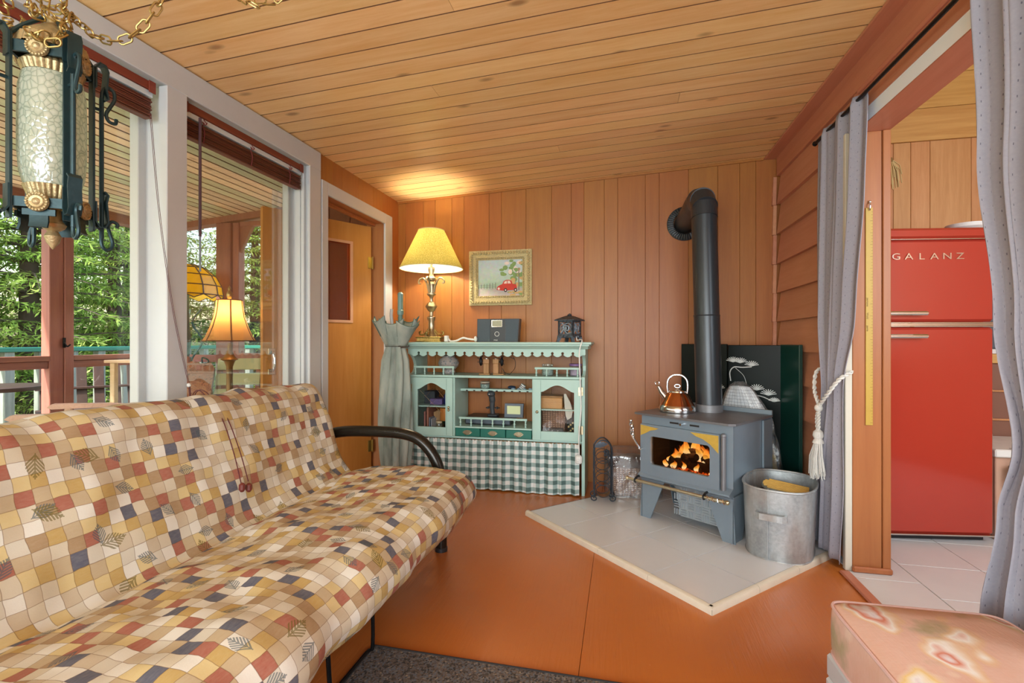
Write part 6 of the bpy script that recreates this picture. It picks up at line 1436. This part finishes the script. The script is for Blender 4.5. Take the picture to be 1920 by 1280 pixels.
for i in range(4):
    a, b = Vector((*C4[i], 0)), Vector((*C4[(i+1) % 4], 0)); nrm = (a+b).normalized(); tn = (b-a).normalized()
    for z, h_ in ((.435, .026), (.088, .022)):
        mb = MB(); mb.strap([a+Vector((0, 0, z)), b+Vector((0, 0, z))], h_, .006, (0, 0, 1)); mb.build('cross_band', M['iron'], sl)
        c0 = (a+b)/2+nrm*.008+Vector((0, 0, z)); mb = MB(); mb.M = Matrix.Translation(c0) @ nrm.to_track_quat('Z', 'Y').to_matrix().to_4x4()
        mb.lathe([(.021, -.004), (.022, .0), (.020, .004), (.016, .003), (.013, .006), (.008, .005), (.005, .008), (.001, .009)], 20)
        for k in range(20): mb.ball((.0185*cos(k*pi/10), .0185*sin(k*pi/10), .003), .0034, 6, 4)
        mb.build('rosette', M['gold'], sl)
    mb = MB(); mid = (a+b)/2; mb.strap([mid+Vector((0, 0, .08)), mid+Vector((0, 0, .045)), mid+nrm*.004+Vector((0, 0, .032))], .034, .005, tn); mb.strap([mid-tn*.03+Vector((0, 0, .066)), mid+tn*.03+Vector((0, 0, .066))], .014, .005, (0, 0, 1)); mb.build('skirt_tab', M['iron'], sl)
    mb = MB(); mb.tube(bez([a+Vector((0, 0, .46)), (a*.7)+Vector((0, 0, .49)), (a*.25)+Vector((0, 0, .525))], 5), .005, 6); mb.build('crown_arm', M['iron'], sl)
MB().lathe([(.001, -.008), (.012, .008), (.016, .022), (.010, .034), (.022, .042), (.025, .050), (.017, .06), (.014, .085), (.022, .095)], 16).build('finial', M['gold'], sl)
# chain
M['chain'] = plain('brass_chain', 'A8905A', .35, .9, .2, 60)
lk = MB(); lp_ = []
for k in range(20):
    a = 2*pi*k/20; x = .0085*cos(a); z = .0085*sin(a)+(.0075 if sin(a) > 0 else -.0075); lp_.append((x, 0, z))
lk.tube(lp_, .0021, 6, True, flat=(0, 1, 0)); link0 = None
def chain(name, label, pts, spacing=.0245, jitter=0.0, seed=1, grp=None):
    global link0
    root = thing(name, label, 'chain', tuple(pts[0])); P = bez(pts, 30); r_ = random.Random(seed)
    acc = 0; last = P[0]; k = 0
    for p, q in zip(P, P[1:]):
        acc += (q-p).length
        if acc >= spacing:
            acc = 0; d = (q-p).normalized(); m = d.to_track_quat('Z', 'Y').to_matrix().to_4x4() @ Matrix.Rotation(pi/2*(k % 2)+.5+jitter*r_.uniform(-1, 1), 4, 'Z') @ Matrix.Rotation(jitter*r_.uniform(-.6, .6), 4, 'X')
            if link0 is None: o = lk.build('chain_link', M['chain'], root); link0 = o
            else: o = bpy.data.objects.new('chain_link', link0.data); COL.objects.link(o); o.parent = root
            o.matrix_local = Matrix.Translation(p - pts[0] + (Vector((r_.uniform(-1,1), r_.uniform(-1,1), r_.uniform(-1,1)))*.008*jitter)) @ m; k += 1
    return root
chain('swag_chain', 'brass swag chain looping from the lantern up to the ceiling', [Vector((-1.284, 0.891, 1.879)), Vector((-1.237, 0.891, 1.845)), Vector((-1.187, 0.892, 1.806)), Vector((-1.126, 0.896, 1.790)), Vector((-1.079, 0.906, 1.815)), Vector((-1.043, 0.925, 1.884)), Vector((-1.033, 0.958, 1.987)), Vector((-1.058, 1.014, 2.153)), Vector((-1.055, 1.014, 2.324))])
chain('hanging_chain', 'gathered brass chain bundle heaped on top of the lantern', [Vector((-1.417, 0.861, 2.313)), Vector((-1.417, 0.861, 1.980)), Vector((-1.394, 0.846, 1.853)), Vector((-1.320, 0.832, 1.795)), Vector((-1.247, 0.838, 1.784)), Vector((-1.242, 0.870, 1.834)), Vector((-1.329, 0.902, 1.898)), Vector((-1.415, 0.903, 1.893)), Vector((-1.350, 0.856, 1.819)), Vector((-1.233, 0.821, 1.764)), Vector((-1.217, 0.845, 1.791)), Vector((-1.275, 0.862, 1.842)), Vector((-1.292, 0.838, 1.843)), Vector((-1.344, 0.868, 1.910)), Vector((-1.358, 0.875, 2.005)), Vector((-1.358, 0.875, 2.313))], .022, 1.0, 4)
chain('hanging_chain', 'straight brass chain running up beside the gathered bundle', [Vector((-1.226, 0.853, 1.795)), Vector((-1.244, 0.869, 1.847)), Vector((-1.284, 0.891, 1.917)), Vector((-1.298, 0.898, 2.025)), Vector((-1.298, 0.898, 2.317))], .0245, .2, 5)
chain('hanging_chain', 'brass chain strand hanging between the lantern crown and ceiling', [Vector((-1.310, 0.875, 1.823)), Vector((-1.326, 0.882, 1.886)), Vector((-1.323, 0.882, 1.942)), Vector((-1.323, 0.882, 2.030)), Vector((-1.323, 0.882, 2.313))], .0245, .3, 6)
chain('ceiling_chain', 'loose brass chain tangle against the ceiling at the top edge', [Vector((-1.066, 1.155, 2.334)), Vector((-1.057, 1.157, 2.111)), Vector((-1.040, 1.161, 2.054)), Vector((-1.008, 1.168, 2.042)), Vector((-0.976, 1.175, 2.041)), Vector((-0.947, 1.182, 2.045)), Vector((-0.921, 1.188, 2.060)), Vector((-0.899, 1.193, 2.118)), Vector((-0.895, 1.193, 2.341))], .026, .8, 8)

# ============================================================ KITCHEN THINGS
t = NT('fridge_red'); M['fred'] = t.bsdf(t.mix(t.noise(t.coord('Object'), 3, 2), lin('AC3527'), lin('B03B2D')), .13, 0, spec=.5, **{'Coat Weight': .4, 'Coat Roughness': .06})
fr = thing('refrigerator', 'glossy red retro refrigerator with chrome handles in the kitchen', 'refrigerator', (1.685, 3.112, .002), R(9))
MB().box((-.300, .052, .028), (.300, .64, 1.716), .02).build('cabinet', M['fred'], fr)
MB().box((-.300, .004, 1.662), (.300, .06, 1.722), .014).build('top_cap', M['fred'], fr)
MB().box((-.298, .0, 1.206), (.298, .050, 1.656), .014).build('freezer_door', M['fred'], fr)
fd = MB().box((-.298, .0, .045), (.298, .050, 1.176), .014).build('lower_door', M['fred'], fr)
mb = MB(); mb.box((-.299, -.004, 1.178), (.299, .05, 1.186), .002); mb.box((-.297, .004, 1.186), (.297, .05, 1.196), .001); mb.box((-.299, -.004, 1.196), (.299, .05, 1.204), .002); mb.build('chrome_band', M['silver'], fr)
MB().box((-.298, -.003, 1.6562), (.298, .02, 1.661), .001).build('chrome_strip', M['silver'], fr); MB().box((-.298, -.003, .036), (.298, .02, .0445), .001).build('chrome_strip', M['silver'], fr)
for z in (1.252, 1.128):
    mb = MB(); mb.box((-.285, -.050, z-.012), (-.072, -.026, z+.010), .008); mb.box((-.285, -.03, z-.01), (-.255, .002, z+.008), .003); mb.box((-.105, -.03, z-.008), (-.085, .002, z+.006), .003); mb.build('handle', M['silver'], fr)
mb = MB()
for k, c in enumerate('GALANZ'): text_mesh(mb, c, Matrix.Translation((-.217+k*.0665, -.0025, 1.562)) @ Matrix.Rotation(R(90), 4, 'X') @ Matrix.Diagonal((1.35, 1, 1, 1)), .050, .0028)
mb.build('lettering', M['silver'], fr)
MB().box((-.28, .05, .0), (.28, .6, .028)).build('kick_plate', M['blackp'], fr)
ds = thing('white_dish', 'small white dish on top of the red refrigerator', 'dish', (1.93, 3.30, 1.7185)); MB().lathe([(.05, 0), (.09, .03), (.095, .05), (.09, .05), (.05, .012), (.001, .01)], 24).build('bowl', M['cord'], ds)
kb = thing('low_bench', 'low pinkish bench with white top beside the refrigerator', 'bench', (2.32, 3.42, .002)); MB().box((-.30, -.2, 0), (.4, .22, .46), .004).build('carcass', plain('pinkish_panel', 'C9A088', .5), kb); MB().box((-.315, -.225, .461), (.42, .24, .505), .006).build('white_top', M['cord'], kb)
kp = thing('black_pouch', 'black pouch hanging from a silver hook on the low bench', 'pouch', (2.085, 3.190, .30)); MB().box((-.03, -.018, .0), (.03, .0, .13), .008).build('pouch_body', M['blackp'], kp); mb = MB(); mb.tube(bez([(0, -.01, .13), (0, -.012, .19), (0, .0, .212), (0, .03, .211)], 5), .003, 6); mb.build('hook', M['silver'], kp)
kd_ = thing('kitchen_dresser', 'brown kitchen dresser with pale edged shelf behind the bench', 'dresser', (2.62, 3.76, .002)); br_ = plain('brown_panel', '8A5F4C', .5, 0, .06); MB().box((-.45, -.08, 0), (.5, .12, .96), .004).build('carcass', br_, kd_)
MB().box((-.46, -.10, .961), (.5, .12, 1.02), .003).build('shelf', M['kpine'], kd_); MB().box((-.47, -.11, 1.021), (.5, .12, 1.05), .003).build('worktop', M['cord'], kd_); MB().box((-.44, .06, 1.051), (.5, .12, 1.6), .003).build('back_panel', plain('slate_back', '5C646A', .3), kd_)
for z in (.60, .78): MB().box((-.44, -.092, z), (.48, -.081, z+.012), .002).build('drawer_edge', M['kpanel'], kd_)
wh = thing('straw_bundle', 'dried straw bundle hanging on the kitchen wall beside the jamb', 'straw bundle', (1.80, 3.84, 2.16)); mb = MB(); r_ = random.Random(2)
for k in range(70):
    a = r_.random()*6.28; q = r_.random(); top_ = Vector((.01*q*cos(a), .005*sin(a), .19)); e_ = Vector((.075*q*cos(a), .03*q*sin(a), .19-.10-.12*r_.random())); mb.tube([top_, (top_+e_)/2+Vector((.02*cos(a)*q, 0, .01)), e_], .0035, 4)
mb.build('stalks', plain('straw', 'CDB37A', .7), wh); MB().lathe([(.016, .17), (.018, .185), (.014, .2)], 10).build('binding', plain('straw_tie', '8A7040', .8), wh)
